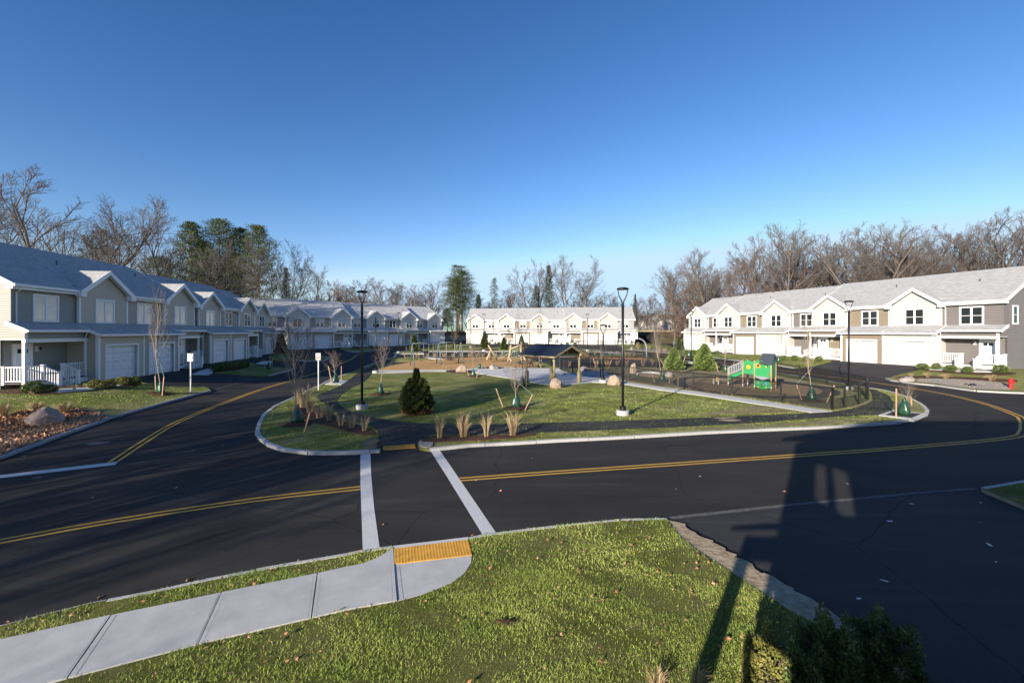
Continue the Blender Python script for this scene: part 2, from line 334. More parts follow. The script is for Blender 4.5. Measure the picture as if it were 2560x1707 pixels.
def sheet(name, P, off, m, g=1.0, skirt=.16, parent=None, jag=0):
    """a ground sheet of outline P (2-D world) lying 'off' above the terrain, with an edge of height skirt"""
    B = resample(P, g); n_ = len(B)
    if jag: B = [p + Vector((random.uniform(-jag, jag), random.uniform(-jag, jag))) for p in B]
    xs = np.array([p.x for p in B]); ys = np.array([p.y for p in B])
    gx, gy = np.meshgrid(np.arange(xs.min() + g * .37, xs.max(), g), np.arange(ys.min() + g * .41, ys.max(), g)); gx = gx.ravel(); gy = gy.ravel()
    gx = gx + rng.uniform(-.05, .05, gx.shape) * g; k = inside(B, gx, gy); gx, gy = gx[k], gy[k]
    pts = [Vector((a, b_)) for a, b_ in zip(xs, ys)] + [Vector((a, b_)) for a, b_ in zip(gx, gy)]
    v, e, f, *_ = delaunay_2d_cdt(pts, [(i, (i + 1) % n_) for i in range(n_)], [], 1, 1e-5)
    z = T(np.array([p.x for p in v]), np.array([p.y for p in v])) + off
    mb = MB(); mb.v = [(p.x, p.y, float(c)) for p, c in zip(v, z)]
    for t in f:
        a, b_, c = (v[t[0]], v[t[1]], v[t[2]])
        mb.f.append(tuple(t) if (b_ - a).cross(c - a) > 0 else tuple(t)[::-1])
    if skirt:
        zb = T(xs, ys) + off; k = len(mb.v)
        for i in range(n_): mb.v += [(xs[i], ys[i], float(zb[i])), (xs[i], ys[i], float(zb[i]) - skirt)]
        for i in range(n_): j = (i + 1) % n_; mb.f.append((k + 2 * i, k + 2 * j, k + 2 * j + 1, k + 2 * i + 1))
    o = link(name, mb.mesh(name, m, fix=False), parent); o['kind'] = 'structure'; return o
def strip(C, w_, closed=False, o_=0.0):
    """left/right offset polylines of a centre line"""
    L = []; Rr = []; n_ = len(C)
    for i in range(n_):
        a = C[max(i - 1, 0)] if not closed else C[i - 1]; b_ = C[min(i + 1, n_ - 1)] if not closed else C[(i + 1) % n_]
        d = (b_ - a).normalized(); nn = Vector((-d.y, d.x)); L.append(C[i] + nn * (o_ + w_ / 2)); Rr.append(C[i] + nn * (o_ - w_ / 2))
    return L, Rr
def ribbon(name, C, w_, off, m, o_=0.0, parent=None, g=.5):
    C = resample(C, g, False); L, Rr = strip(C, w_, o_=o_); mb = MB()
    for p, q in zip(L, Rr): mb.v += [(p.x, p.y, Tz(p.x, p.y) + off), (q.x, q.y, Tz(q.x, q.y) + off)]
    for i in range(len(C) - 1): mb.f.append((2 * i, 2 * i + 1, 2 * i + 3, 2 * i + 2))
    o = link(name, mb.mesh(name, m, fix=False), parent); o['kind'] = 'structure'; return o
def kerb(P, side=1, w_=.15, top=.105, L0=1.85, closed=False, lbl=None, m=None):
    """a line of granite kerb stones, each a piece of its own"""
    root = tag(link('kerb', None), kind='structure'); P = resample(P, .25, closed)
    if closed: P = P + [P[0]]
    acc = 0; cur = [P[0]]
    def stone(Q):
        if len(Q) < 2: return
        A = []; n_ = len(Q); ln = sum((Q[i + 1] - Q[i]).length for i in range(n_ - 1))
        if ln < .3: return
        Q = [q for q in Q]; g_ = .012; Q[0] = Q[0] + (Q[1] - Q[0]).normalized() * g_; Q[-1] = Q[-1] + (Q[-2] - Q[-1]).normalized() * g_
        idx = list(range(n_)); Q = [Q[i] for i in idx]
        Lf, Rt = strip(Q, w_, o_=side * (w_ / 2 - .02)); dz = random.uniform(-.008, .008); mb = MB(); k = len(Q)
        for p, q in zip(Lf, Rt):
            zt = Tz(p.x, p.y) + top + dz; zb = zt - .32; mb.v += [(p.x, p.y, zt), (q.x, q.y, zt), (q.x, q.y, zb), (p.x, p.y, zb)]
        for i in range(k - 1):
            a, b_ = 4 * i, 4 * i + 4
            mb.f += [(a, a + 1, b_ + 1, b_), (a + 1, a + 2, b_ + 2, b_ + 1), (a + 3, a, b_, b_ + 3)]
        mb.f += [(0, 3, 2, 1), (4 * k - 4, 4 * k - 3, 4 * k - 2, 4 * k - 1)]
        part('kerb_stone', mb, m or M['granite'], root)
    for i in range(1, len(P)):
        acc += (P[i] - P[i - 1]).length; cur.append(P[i])
        if acc >= L0: stone(cur); cur = [P[i]]; acc = 0
    stone(cur); return root
# ------------------------------------------------------------ ground
def ground_base():
    xs = np.concatenate([np.arange(-400, -80, 20), np.arange(-80, 100, 2.0), np.arange(100, 421, 20)])
    ys = np.concatenate([np.arange(-200, -20, 20), np.arange(-20, 150, 2.0), np.arange(150, 901, 30)])
    X, Y = np.meshgrid(xs, ys); Z = T(X, Y) - .10; V = np.stack([X.ravel(), Y.ravel(), Z.ravel()], 1); nx = len(xs); i = np.arange(len(ys) - 1)[:, None] * nx + np.arange(nx - 1)
    i = i.ravel(); Fq = np.stack([i, i + 1, i + nx + 1, i + nx], 1)
    o = link('ground', np_mesh('ground', V, Fq, M['wild'])); o['kind'] = 'structure'
    xs = np.arange(-45, 62, 1.0); ys = np.arange(-4, 113, 1.0); X, Y = np.meshgrid(xs, ys); Z = T(X, Y); nx = len(xs)
    V = np.stack([X.ravel(), Y.ravel(), Z.ravel()], 1); i = (np.arange(len(ys) - 1)[:, None] * nx + np.arange(nx - 1)).ravel()
    o = link('road', np_mesh('road', V, np.stack([i, i + 1, i + nx + 1, i + nx], 1), M['asphalt'])); o['kind'] = 'structure'
ground_base()
# --- park island
park = W((1074, 1122), (1178, 1111), (1280, 1106), (1400, 1099), (1484, 1095), (1600, 1089), (1760, 1079.5), (1903, 1073), (2046, 1067), (2162, 1061), (2240, 1055), (2284, 1046),
         (2318, 1035), (2322, 1026), (2312, 1014), (2300, 1006), (2272, 992), (2243, 983), (2213, 975), (2172, 969), (2117, 959.5), (2025, 943.5), (1943, 931), (1800, 911), (1720, 902), (1640, 891),
         (1560, 885), (1470, 890), (1400, 891.5), (1300, 891), (1200, 890.5), (1080, 890.5), (1030, 891), (1000, 892.5), (975, 895), (955, 899), (935, 907), (903, 919), (870, 932), (829, 946), (795, 964), (738, 989.5),
         (684, 1015), (657, 1036), (645, 1056), (639, 1080), (647, 1094), (670, 1110), (704, 1122), (770, 1130), (838, 1130.5), (892, 1129), (940, 1125), (950, 1125), (952, 1110), (1042, 1104.5), (1050, 1119))
PARK = park
sheet('park_lawn', park, LW, M['lawn'], 1.1)
kk = kerb(park[0:26], side=1)
kerb(park[38:54], side=1)
kerb(park[26:38], side=1, L0=3)
# --- paths in the park
pathL = W((952, 1111), (943, 1080), (938, 1071), (925, 1062), (900, 1056), (870, 1052), (848, 1040), (828, 1016), (800, 1002), (787, 992), (811, 981.4), (831, 973), (852, 964), (870, 951.8), (882, 941.6),
          (892, 934.5), (908, 926.3), (928, 917), (945, 906), (963, 899), (985, 898), (979, 902), (969, 908), (951, 914), (940, 922), (932, 930), (928, 935), (920, 945.7), (906, 956.4), (879, 969), (852.5, 986.8),
          (841.8, 997.5), (847, 1011.8), (861, 1022.5), (874, 1028), (900, 1036), (926.5, 1043), (974, 1051), (1042, 1058), (1110, 1061.6), (1200, 1062), (1292, 1059.8), (1484, 1053.7), (1640, 1049), (1760, 1044.6), (1882, 1039.6),
          (2015, 1033.5), (2090, 1029), (2130, 1022), (2160, 1012), (2181, 1002), (2181, 990), (2178, 981), (2170, 973), (2186, 974), (2202, 980), (2223, 990), (2235, 1008), (2231, 1026.5), (2198, 1036.7), (2120, 1040.5), (2045, 1044.7), (1903, 1056),
          (1760, 1064.5), (1640, 1070), (1484, 1076), (1400, 1079.6), (1290, 1085), (1180, 1086.5), (1100, 1086), (1078, 1087), (1055, 1094), (1042, 1105.5), off=LW)
sheet('walking_path', pathL, LW + .02, M['asphalt3'], .8, .05)
rt = W((951, 1111.5), (1043, 1106), off=LW); rb = W((949, 1128.5), (1052, 1121.5), off=0); zt, zb_ = LW + .02, .006
mb = MB(); mb.add([(*rt[0], zt), (*rt[1], zt), (*rb[1], zb_), (*rb[0], zb_)], [(3, 2, 1, 0)]); tag(part('ramp', mb, M['asphalt3']), kind='structure')
RP = lambda u, v: Vector((*rt[0].lerp(rt[1], u).lerp(rb[0].lerp(rb[1], u), v), zt + (zb_ - zt) * v + .006))
slab = tag(part('tactile_pad', MB().prism([RP(.07, .40), RP(.90, .36), RP(.88, .90), RP(.08, .93)], (0, 0, .015)), M['tactile']), kind='structure')
plaza = W((944.6, 933.5), (946, 927.6), (1000, 925.5), (1078.6, 924.8), (1150, 924), (1180, 922), (1203, 917), (1248, 917), (1306, 920.4), (1399, 921.4), (1403, 926.5), (1418, 931.6), (1431, 934.4), (1449, 929), (1512, 927), (1520, 936), (1558, 945.5),
          (1566, 955.7), (1650, 968), (1760, 982), (1850, 995), (1952, 1010), (2080, 1028.6), (2050, 1031), (2029, 1032), (1955, 1020), (1882, 1009), (1760, 990), (1647, 975), (1561, 961), (1530, 957), (1496, 956.7), (1480, 956), (1434, 961), (1412, 964.5), (1375, 963.5), (1332, 957),
          (1287, 948), (1240, 941), (1189, 933), (1114, 929), (1078.6, 928.6))
CONC = tag(link('concrete_paving', None), kind='structure')
sheet('plaza_slab', plaza, LW + .03, M['concrete'], 1.0, .06, parent=CONC)
# scored joints of the paving, as thin grooves of darker filler
tan1 = W((945, 927), (950, 919), (959, 913), (989, 905), (1020, 902.5), (1043, 901.4), (1075, 898.5), (1110, 896.5), (1168, 893.6), (1221, 892.4), (1275, 892.2), (1315, 894.2), (1342, 905), (1361, 913), (1342, 919), (1306, 920), (1246, 916.8), (1200, 917), (1178, 921.6), (1150, 923.6), (1078, 924.4), (1000, 925.2))
sheet('playground_surface', tan1, LW + .022, M['tan'], 1.2, .05)
sheet('concrete_wedge', W((1060, 894.6), (1075, 894.1), (1103, 896), (1108, 898.4), (1085, 898)), LW + .05, M['concrete'], 1, .06)
inner = W((1712, 953), (1719, 948), (1744, 944.5), (1790, 944), (1850, 946.5), (1910, 950.5), (1964, 957), (2010, 964), (2040, 970), (2056, 977), (2056, 983), (2025, 989.6), (1985, 991), (1943.7, 990.6), (1890, 988), (1829, 984), (1780, 977), (1735, 969), (1716, 961))
cen = sum(inner, Vector((0, 0))) / len(inner)
innr = smooth(inner); ring = [p + (p - cen).normalized() * .95 for p in innr]
yard = W((1402, 925), (1476, 919), (1560, 918), (1641, 919.5), (1746, 918), (1860, 928), (1943.7, 939.5), (1999, 949.5), (2068, 961.5), (2125, 976.5), (2170, 1000), (2148, 1010), (2084, 1024), (1952, 1006.5), (1829, 987), (1732, 972.5), (1652, 965.5), (1572, 952.5), (1501, 945), (1431, 934.5))
sheet('dry_play_lawn', yard, LW + .012, M['drylawn'], 1.1, .02)
sheet('rubber_border', ring, LW + .022, M['darkring'], 1.0, .04)
sheet('toddler_play_surface', innr, LW + .032, M['tan2'], 1.0, .04)
sheet('dry_verge', smooth(W((2080, 1030), (2170, 1011), (2185, 1000), (2176, 992), (2150, 1006), (2110, 1018))), LW + .014, M['drylawn'], .8, .03)
sheet('dry_verge', smooth(W((1750, 1038), (1880, 1034), (2015, 1030), (2060, 1029.5), (1990, 1020), (1900, 1012), (1850, 1022), (1760, 1030))), LW + .012, M['drylawn'], .9, .03, jag=.12)
sheet('dry_verge', smooth(W((1640, 1079), (1760, 1070), (1900, 1062), (2046, 1051), (2180, 1044), (2195, 1049), (2150, 1056), (2046, 1062), (1900, 1069), (1770, 1076))), LW + .012, M['drylawn'], .9, .03, jag=.12)
sheet('dry_verge', smooth(W((2240, 1002), (2262, 995), (2290, 1008), (2312, 1022), (2310, 1032), (2235, 1027))), LW + .012, M['drylawn'], .9, .03)
for nm, P in (('mulch_bed', ((1046, 1100), (1080, 1090), (1180, 1089.5), (1290, 1088), (1340, 1084), (1330, 1090), (1290, 1096), (1180, 1103), (1090, 1107), (1060, 1106))),
              ('mulch_bed', ((735, 1012), (760, 1008), (790, 1015), (830, 1035), (862, 1056), (900, 1064), (935, 1078), (940, 1088), (900, 1090), (860, 1076), (800, 1062), (760, 1050), (735, 1035))),
              ('mulch_bed', ((1020, 891.5), (1100, 891.3), (1200, 891.2), (1300, 891.6), (1300, 893.4), (1275, 892.6), (1221, 892.9), (1168, 894.2), (1108, 897), (1060, 896), (1020, 894))),
              ('mulch_bed', ((1115, 930), (1150, 934), (1185, 932.5), (1190, 928), (1150, 925), (1115, 926))), ('mulch_bed', ((1205, 922), (1260, 921.5), (1260, 917.5), (1205, 917.5))),
              ('mulch_bed', ((1305, 894), (1440, 892), (1600, 893), (1640, 897), (1600, 900), (1460, 896), (1310, 897)))):
    sheet(nm, smooth(W(*P)), LW + .036, M['mulch'], .7, .06, jag=.05)
def mulch_ring(px, py, r=.75, i=0):
    c = at(px, py, LW).to_2d(); n_ = 14
    P = [c + Vector((math.cos(2 * math.pi * k / n_), math.sin(2 * math.pi * k / n_))) * r * random.uniform(.85, 1.12) for k in range(n_)]
    mb = MB(); top = Tz(c.x, c.y) + LW + .11; mb.v = [(c.x, c.y, top)]
    for f_, dz in ((.55, .075), (1.0, -.01)):
        for p in P: q = c + (p - c) * f_; mb.v.append((q.x, q.y, Tz(q.x, q.y) + LW + dz + random.uniform(-.01, .015) * (f_ < 1)))
    for k in range(n_): q = (k + 1) % n_; mb.f += [(0, 1 + k, 1 + q), (1 + k, 1 + n_ + k, 1 + n_ + q, 1 + q)]
    return tag(part('mulch_mound', mb, M['mulch']), kind='structure')
sheet('gravel_patch', smooth(W((1051, 1118), (1046, 1104), (1058, 1097), (1080, 1102), (1084, 1115), (1070, 1119))), LW + .03, M['gravel'], .4, .06, jag=.02)
sheet('gravel_patch', smooth(W((905, 1122), (910, 1100), (935, 1090), (948, 1108), (952, 1122), (930, 1125))), LW + .02, M['drylawn'], .4, .03, jag=.03)
sheet('dark_hole', W((941, 1122), (942, 1108), (950, 1107), (949, 1122)), LW + .03, M['mulch'], .4, .04)
# concrete tree pits
sheet('tree_pit', W((812, 961), (836, 949), (870, 952.5), (853, 962)), LW + .03, M['concrete'], .6, .1)
sheet('tree_pit_frame', W((2196, 1038.5), (2232, 1026), (2318, 1035), (2285, 1050.5)), LW + .025, M['concrete'], .6, .1)
sheet('tree_pit', W((2213, 1038), (2236, 1029.5), (2302, 1036), (2279, 1045.5)), LW + .04, M['asphalt3'], .6, .02)
# court asphalt, sand pit
sheet('ball_court', W((1319, 895.5), (1460, 897.5), (1606, 899), (1704, 908), (1735, 914), (1640, 917.5), (1476, 917), (1402, 920), (1395, 917)), LW + .02, M['asphalt2'], 1.2, .05)
sheet('sand_pit', smooth(W((1596, 938), (1600, 934.5), (1625, 933), (1655, 937), (1650, 942), (1620, 942))), LW + .03, M['dirt'], .7, .03)
cm = MB(); Cq = W((1592, 937), (1600, 934), (1625, 932.4), (1645, 934.5), (1657, 938)); Cq = smooth(Cq, False, 2)
for i in range(len(Cq) - 1): cm.bar((*Cq[i], Tz(*Cq[i]) + .2), (*Cq[i + 1], Tz(*Cq[i + 1]) + .14), .16, .12)
tag(part('curved_seat_wall', cm, M['concrete']), 'low pale curved concrete seat wall round the sand pit', 'seat wall')
# --- left lawn with kerb, house side
kL = [(-260, 1240), (-120, 1180), (0, 1142), (51, 1122.8), (97, 1107), (143, 1089.6), (178.6, 1077), (237, 1057.7), (278, 1042), (331.6, 1027), (382.7, 1013), (433.7, 999), (497.5, 982.4), (528, 975.5)]
leftlawn = W(*kL, (515, 968), (413, 965), (362, 957), ('w', -26.0, 29.0), ('w', -27.9, 28.6), ('w', -33, 26), ('w', -46, 24), ('w', -46, 8), ('w', -26, 7))
sheet('front_lawn', leftlawn, LW, M['lawn'], 1.0)
kerb(leftlawn[:14][::-1], side=-1, L0=2.4, m=mat('weathered_kerb', (.24, .25, .27), .8, .3, var=(.32, .33, .35), scale=20, bump=(40, .5)))
bed = W((-300, 1225), (-120, 1150), (0, 1139), (51, 1119), (97, 1103), (143, 1086), (178, 1073), (237, 1054.5), (270, 1043), (230, 1027), (179, 1022), (143, 1031), (115, 1027), (51, 1027), (0, 1045), (-200, 1060))
sheet('leaf_bed', bed, LW + .025, M['leafbed'], .6, .06, jag=.05)
sheet('mulch_bed', smooth(W((-60, 980), (40, 986), (120, 988), (200, 979), (270, 973), (345, 966), (352, 958), (300, 955), (200, 962), (60, 970), (-60, 968))), LW + .02, M['mulch'], .7, .04, jag=.05)
sheet('entry_walk', W((128, 981), (150, 974), (205, 971), (260, 964), (325, 957), (335, 961), (280, 967.5), (215, 977), (150, 982)), LW + .05, M['concrete'], .8, .06, parent=CONC)
isl = W((538, 931), (549, 925), (560, 915), (600, 905), (628, 905), (640, 912), (647, 915.5), (701, 917), (733, 922), (722, 926), (692, 933), (672, 938.5), (611, 936.5), (570, 933))
sheet('lawn_island', isl, LW, M['lawn'], .9); kerb(isl[8:12], side=-1, L0=2.2)
sheet('mulch_bed', smooth(W((533, 929), (545, 930), (600, 924), (625, 917), (622, 910), (595, 912), (545, 921))), LW + .02, M['mulch'], .7, .04)
sheet('entry_walk', W((480, 934), (500, 925), (520, 920), (533, 922), (532, 930), (518, 935)), .05, M['concrete'], .8, .06, parent=CONC)
sheet('entry_walk', W((640, 908), (655, 902), (680, 901), (676, 909)), .05, M['concrete'], .8, .06, parent=CONC)
li2 = W((676, 899), (691, 900.5), (748, 900.5), (809, 901), (825, 891), (800, 886), (760, 881), (720, 880), (690, 884), (672, 892))
sheet('lawn_island', li2, LW, M['lawn'], .9); kerb(li2[2:5], side=-1, L0=2.2)
sheet('mulch_bed', smooth(W((728, 898), (790, 898), (808, 893), (790, 884), (740, 880), (725, 884))), LW + .02, M['mulch'], .7, .04)
li3 = W((850, 872.5), (866, 876), (882, 879.5), (903, 878.3), (938, 875), (975, 871.5), (985, 868.5), (935, 867.5), (850, 869.5))
sheet('lawn_island', li3, LW, M['lawn'], .9); kerb(li3[1:6], side=-1, L0=3)
# --- in front of the far rows
li4 = W((1036, 883.4), (1060, 884.4), (1052, 879), (1030, 877.5), (997, 879), (985, 884.4)); sheet('lawn_island', li4, LW, M['lawn'], .9); kerb(li4, side=1, L0=3, closed=True)
li5 = W((1073, 877.8), (1180, 877.8), (1293, 877.8), (1310, 873), (1310, 868), (1200, 867.5), (1080, 868.5), (1050, 872)); sheet('lawn_island', li5, LW, M['lawn'], 1.1); kerb(li5[:3], side=1, L0=3)
sheet('mulch_bed', smooth(W((1190, 876.5), (1245, 876.5), (1245, 872.5), (1195, 872.5))), LW + .02, M['mulch'], 1, .04)
li6 = W((1455, 880.5), (1500, 878), (1495, 874), (1440, 872.5), (1420, 876)); sheet('lawn_island', li6, LW, M['lawn'], 1.1); kerb(li6, side=1, L0=3, closed=True)
li7 = W((1090, 871), (1130, 868.5), (1180, 865), (1180, 861), (1110, 859), ('w', -20, 112), ('w', -34, 112), ('w', -30, 104), (1085, 862)); sheet('lawn_island', li7, LW - .03, M['lawn'], 1.5)
li8 = W((1555, 874), (1590, 876), (1640, 880), (1704, 887), (1715, 893), (1760, 895.5), (1775, 892), ('w', 34, 75), ('w', 31, 82), ('w', 40, 112), ('w', 26, 112), (1555, 867)); sheet('lawn_island', li8, LW - .02, M['lawn'], 1.5)
sheet('gravel_bed', smooth(W((1565, 874.4), (1590, 876), (1640, 880), (1690, 884), (1680, 876), (1600, 871.5), (1570, 871))), LW + .01, M['gravel'], 1.2, .03)
# lawns along the right-hand row
le1 = W((1775, 893), (1810, 896), (1900, 906), (1950, 913), (1985, 919), (2020, 916), (2060, 907), (2078, 902.5), ('w', 37, 50), ('w', 33.5, 58), (1760, 884)); sheet('lawn_island', le1, LW, M['lawn'], 1.0); kerb(le1[0:5], side=-1, L0=2.4)
le2 = W((2218, 945), (2232, 950), (2290, 957.5), (2340, 962), (2390, 969), (2440, 975.5), (2520, 979.5), (2600, 982), (2750, 986), ('w', 60, 25), ('w', 60, 34), ('w', 44, 36), ('w', 38.6, 38.2), (2310, 921), (2296, 925), (2250, 935.5)); sheet('front_lawn', le2, LW, M['lawn'], 1.0)
kerb(le2[0:9], side=-1, L0=2.4)
sheet('gravel_bed', smooth(W((2290, 954), (2340, 958), (2390, 966), (2440, 972), (2520, 975), (2530, 966), (2500, 956), (2440, 951), (2380, 947.5), (2300, 946))), LW + .03, M['gravel'], .7, .04, jag=.05)
sheet('mulch_bed', smooth(W((2225, 945), (2290, 947), (2380, 948.5), (2490, 955), (2545, 957), (2545, 950), (2480, 946), (2380, 942), (2300, 939), (2250, 941))), LW + .025, M['mulch'], .7, .04, jag=.05)
sheet('mulch_bed', smooth(W((2300, 926), (2400, 935), (2480, 940), (2540, 938), (2540, 931), (2480, 932), (2400, 929), (2310, 921))), LW + .02, M['mulch'], .7, .04, jag=.05)
sheet('entry_walk', W((2322, 924.5), (2400, 930), (2440, 931), (2500, 930.5), (2490, 927), (2430, 926), (2330, 920.5)), LW + .05, M['concrete'], .8, .05, parent=CONC)
lc = W((2455, 1220), (2560, 1202), (2760, 1168), ('w', 24, 11.5), ('w', 30, 4), ('w', 18, 6.3), (2640, 1290), (2560, 1263), (2500, 1240)); sheet('front_lawn', lc, LW, M['lawn_near'], .5)
kerb(lc[:3], side=-1, w_=.1, L0=1.8)
# --- near lawns, ramp and sidewalk
kn = [(-200, 1600), (0, 1564), (225, 1507), (388, 1476), (519, 1447), (677, 1417), (860, 1386), (906, 1376.5), (949, 1370), (981, 1366)]
swT = [(-300, 1650), (0, 1600), (278, 1538), (544, 1483), (789, 1435), (860, 1419), (906, 1410), (937, 1398), (964, 1384), (983, 1369)]
nl1 = W(*kn, *swT[::-1]); sheet('verge_lawn', nl1, LW, M['lawn_near'], .4)
kn2 = [(1171.5, 1345), (1208, 1337), (1324, 1322), (1440, 1309), (1557, 1297.5), (1665, 1295)]
swB = [(1171.5, 1345), (1177, 1379), (1182, 1386), (1179, 1406), (1162, 1433), (1131, 1456), (1092, 1473), (1045, 1489), (993.5, 1502.5), (860, 1527), (778, 1546), (494, 1612), (167, 1697), (0, 1742), (-300, 1830)]
nl2 = W(*kn2, (1700, 1340), (1750, 1379), (1816, 1421), (1874, 1460), (1924, 1491), (1971, 1522), (2029, 1553), (2100, 1610), (2260, 1707), ('w', 5.0, 3.5), ('w', 5.0, -3.9), ('w', -9, -3.9), *swB[::-1][:-1]); sheet('front_lawn', nl2, LW, M['lawn_near'], .35)
NEARLAWN = (nl1, nl2)
sheet('dirt_strip', W((1665, 1294.5), (1700, 1303), (1750, 1332), (1816, 1371), (1862, 1398), (1932, 1440), (1994, 1475), (2048, 1510), (2126, 1560), (2184, 1603), (2292, 1677), (2340, 1710), (2280, 1715), (2029, 1556), (1971, 1525), (1924, 1494), (1874, 1463), (1816, 1424), (1750, 1382), (1700, 1343), (1672, 1312)),
      LW - .02, M['dirt'], .12, .14, jag=.075)
sheet('dirt_strip', W((2455, 1221), (2500, 1222), (2560, 1236), (2640, 1260), (2640, 1292), (2560, 1264), (2500, 1241)), LW - .005, M['dirt'], .25, .1, jag=.02)
conc_kerb = mat('kerb_concrete', (.42, .41, .39), .85, .2, var=(.55, .54, .52), scale=30, bump=(50, .6))
kerb(W(*kn), side=-1, w_=.075, top=.096, L0=1.83, m=conc_kerb); kerb(W(*kn2), side=-1, w_=.075, top=.096, L0=1.83, m=conc_kerb)
sw = tag(link('sidewalk', None), kind='structure')
def slabpiece(P, name='concrete_slab', z0=LW + .015, m='concrete_b', tilt=0):
    P = resample(P, .35); c = sum(P, Vector((0, 0))) / len(P)
    P2 = [p - (p - c).normalized() * .008 for p in P]
    mb = MB(); mb.prism([(p.x, p.y, z0 - .12 + tilt) for p in P2], (0, 0, .12)); return part(name, mb, M[m], sw)
def lerp_(a, b_, t): return (a[0] + (b_[0] - a[0]) * t, a[1] + (b_[1] - a[1]) * t)
def slabs(pairs):
    for i in range(len(pairs) - 1):
        (t0, b0), (t1, b1) = pairs[i], pairs[i + 1]
        slabpiece(W(t0, t1, b1, b0), tilt=(.0, .004, -.003, .003, .0)[i % 5])
slabs([((-330, 1655), (-640, 1905)), ((0, 1600), (-166, 1785)), ((278, 1538), (167, 1697))])
slabs([((278.5, 1538), (167.5, 1697)), ((554, 1481.5), (495, 1612)), ((793, 1434), (778, 1546))])
slabpiece(W((793.5, 1434), (860, 1419), (906, 1410), (937, 1398), (964, 1384), (983, 1369), (993, 1502.5), (860, 1527), (778.5, 1546)), tilt=.004)
slabpiece(W((984, 1411), (1082, 1399.5), (1180, 1388), (1179, 1406), (1162, 1433), (1131, 1456), (1092, 1473), (1045, 1489), (994, 1502.5)), z0=LW + .005)
slabpiece(W((981.5, 1365), (1171.5, 1342.5), (1172, 1350), (983.5, 1372.5)), z0=LW + .01, m='concrete')
groove = mat('tooled_groove', (.36, .36, .37), .9)
for a, b_ in (((545, 1484), (484, 1615)), ((563, 1479.5), (505, 1609)), ((784, 1436), (768, 1548)), ((802, 1432), (790, 1543)), ((268, 1540.5), (153, 1700)), ((288, 1536), (181, 1693)), ((975, 1378), (982, 1505)), ((993, 1411), (1003, 1499))):
    Pa, Pb = W(a, b_, off=LW + .03); part('tooled_line', MB().bar((*Pa, LW + .0195), (*Pb, LW + .0195), .006, .001), groove, sw)
tp = W((984, 1372.5), (1170, 1350), (1180, 1388), (984, 1411)); mb = MB(); mb.prism([(p.x, p.y, LW - .06) for p in tp], (0, 0, .075))
pad = tag(part('tactile_pad', mb, M['tactile']), kind='structure')
mb = MB()
for i in range(25):
    for j in range(10):
        u, v_ = (i + .5) / 25, (j + .5) / 10; p = tp[0].lerp(tp[1], u).lerp(tp[3].lerp(tp[2], u), v_)
        mb.lathe([(.0115, 0), (.010, .004), (.006, .0055)], 8, (p.x, p.y, LW + .0152))
tag(part('raised_domes', mb, M['tactile'], pad, smooth=True), kind='stuff')
mb = MB()
for i in range(22): u = .09 + .79 * (i + .5) / 22; mb.bar(RP(u, .40) + Vector((0, 0, .02)), RP(u, .90) + Vector((0, 0, .02)), .022, .012)
tag(part('raised_bars', mb, M['tactile'], slab), kind='stuff')
# --- paint on the road
mk = tag(link('road_markings', None), kind='structure')
def paint(name, P, m, off=.006, g=.4): o = sheet(name, P, off, M[m], g, 0, parent=mk); return o
paint('crosswalk_line', W((901, 1134), (926, 1133), (928, 1189), (935, 1267), (949, 1369), (907, 1375.5), (904, 1291), (901, 1206), off=0), 'white_paint')
paint('crosswalk_line', W((1075, 1125), (1098, 1124), (1130, 1170), (1239.5, 1331), (1206, 1336), (1120, 1196), off=0), 'white_paint')
paint('stop_line', W((-150, 1207), (0, 1188), (283, 1155), (294, 1155.5), (288, 1162), (0, 1195.5), (-150, 1216), off=0), 'white_paint')
def double(C, off=.006):
    for o_ in (.105, -.105): ribbon('yellow_line', C, .095, off, M['yellow_paint'], o_, mk)
double(smooth(W((-300, 1418), (-120, 1378), (0, 1353), (225, 1311.6), (451, 1275.6), (677, 1243.4), (860, 1224), (901, 1219.5), off=0), False))
r1 = W((1150, 1198.6), (1324, 1185.5), (1518, 1172), (1720, 1158), (2002, 1138), (2203, 1124), (2345, 1112), (2468, 1101), (2529, 1094), (2560, 1086), (2560, 1047), (2529, 1032.6), (2468, 1010), (2386, 989.8), (2325, 978), (2264, 968), (2172, 954.5), (2060, 939.5), (1943, 924), (1784, 903.5), (1707, 895), (1635, 884.5), off=0)
double(smooth(r1, False), .008); ribbon('yellow_line', W((1700, 894), (1635, 885), (1560, 881)), .3, .03, M['yellow_paint'], 0, mk)
double(smooth(W((281, 1156.5), (357, 1106), (426, 1063), (491, 1034.5), (545, 1013), (647, 975), (736, 949), (785, 934), (835, 917), (861, 905.5), (879, 897.5), (890, 888.6), (902, 884), (930, 881), off=0), False), .012)
for P in (((952, 895), (964, 885.5), (966.5, 885.5), (957, 895)), ((981, 893.6), (990, 885.3), (995, 885.3), (987, 893.6))): paint('crosswalk_line', W(*P, off=0), 'white_paint', .03, 1)
for x in (1097, 1136, 1176, 1213, 1251): paint('parking_line', W((x, 878.8), (x + 2.6, 878.8), (x + 8, 883.8), (x + 5, 883.8), off=0), 'white_paint', .03, 1)
for P in (((1474, 880), (1478, 878.6), (1556, 884.5), (1553, 886)), ((1490, 879), (1494, 877.9), (1610, 884.8), (1607, 886))): paint('crosswalk_line', W(*P, off=0), 'white_paint', .03, 1)
sealant = mat('dusty_joint', (.16, .155, .15), .9, .1, var=(.07, .068, .066), scale=12, bump=(40, .5))
def joint(P, w_): o = ribbon('driveway_joint', smooth(W(*P, off=0), False), w_, .010, sealant); return o
joint(((1668, 1296), (1760, 1286), (1870, 1274), (1990, 1261), (2110, 1250), (2220, 1240), (2330, 1229), (2410, 1224), (2440, 1222)), .13)
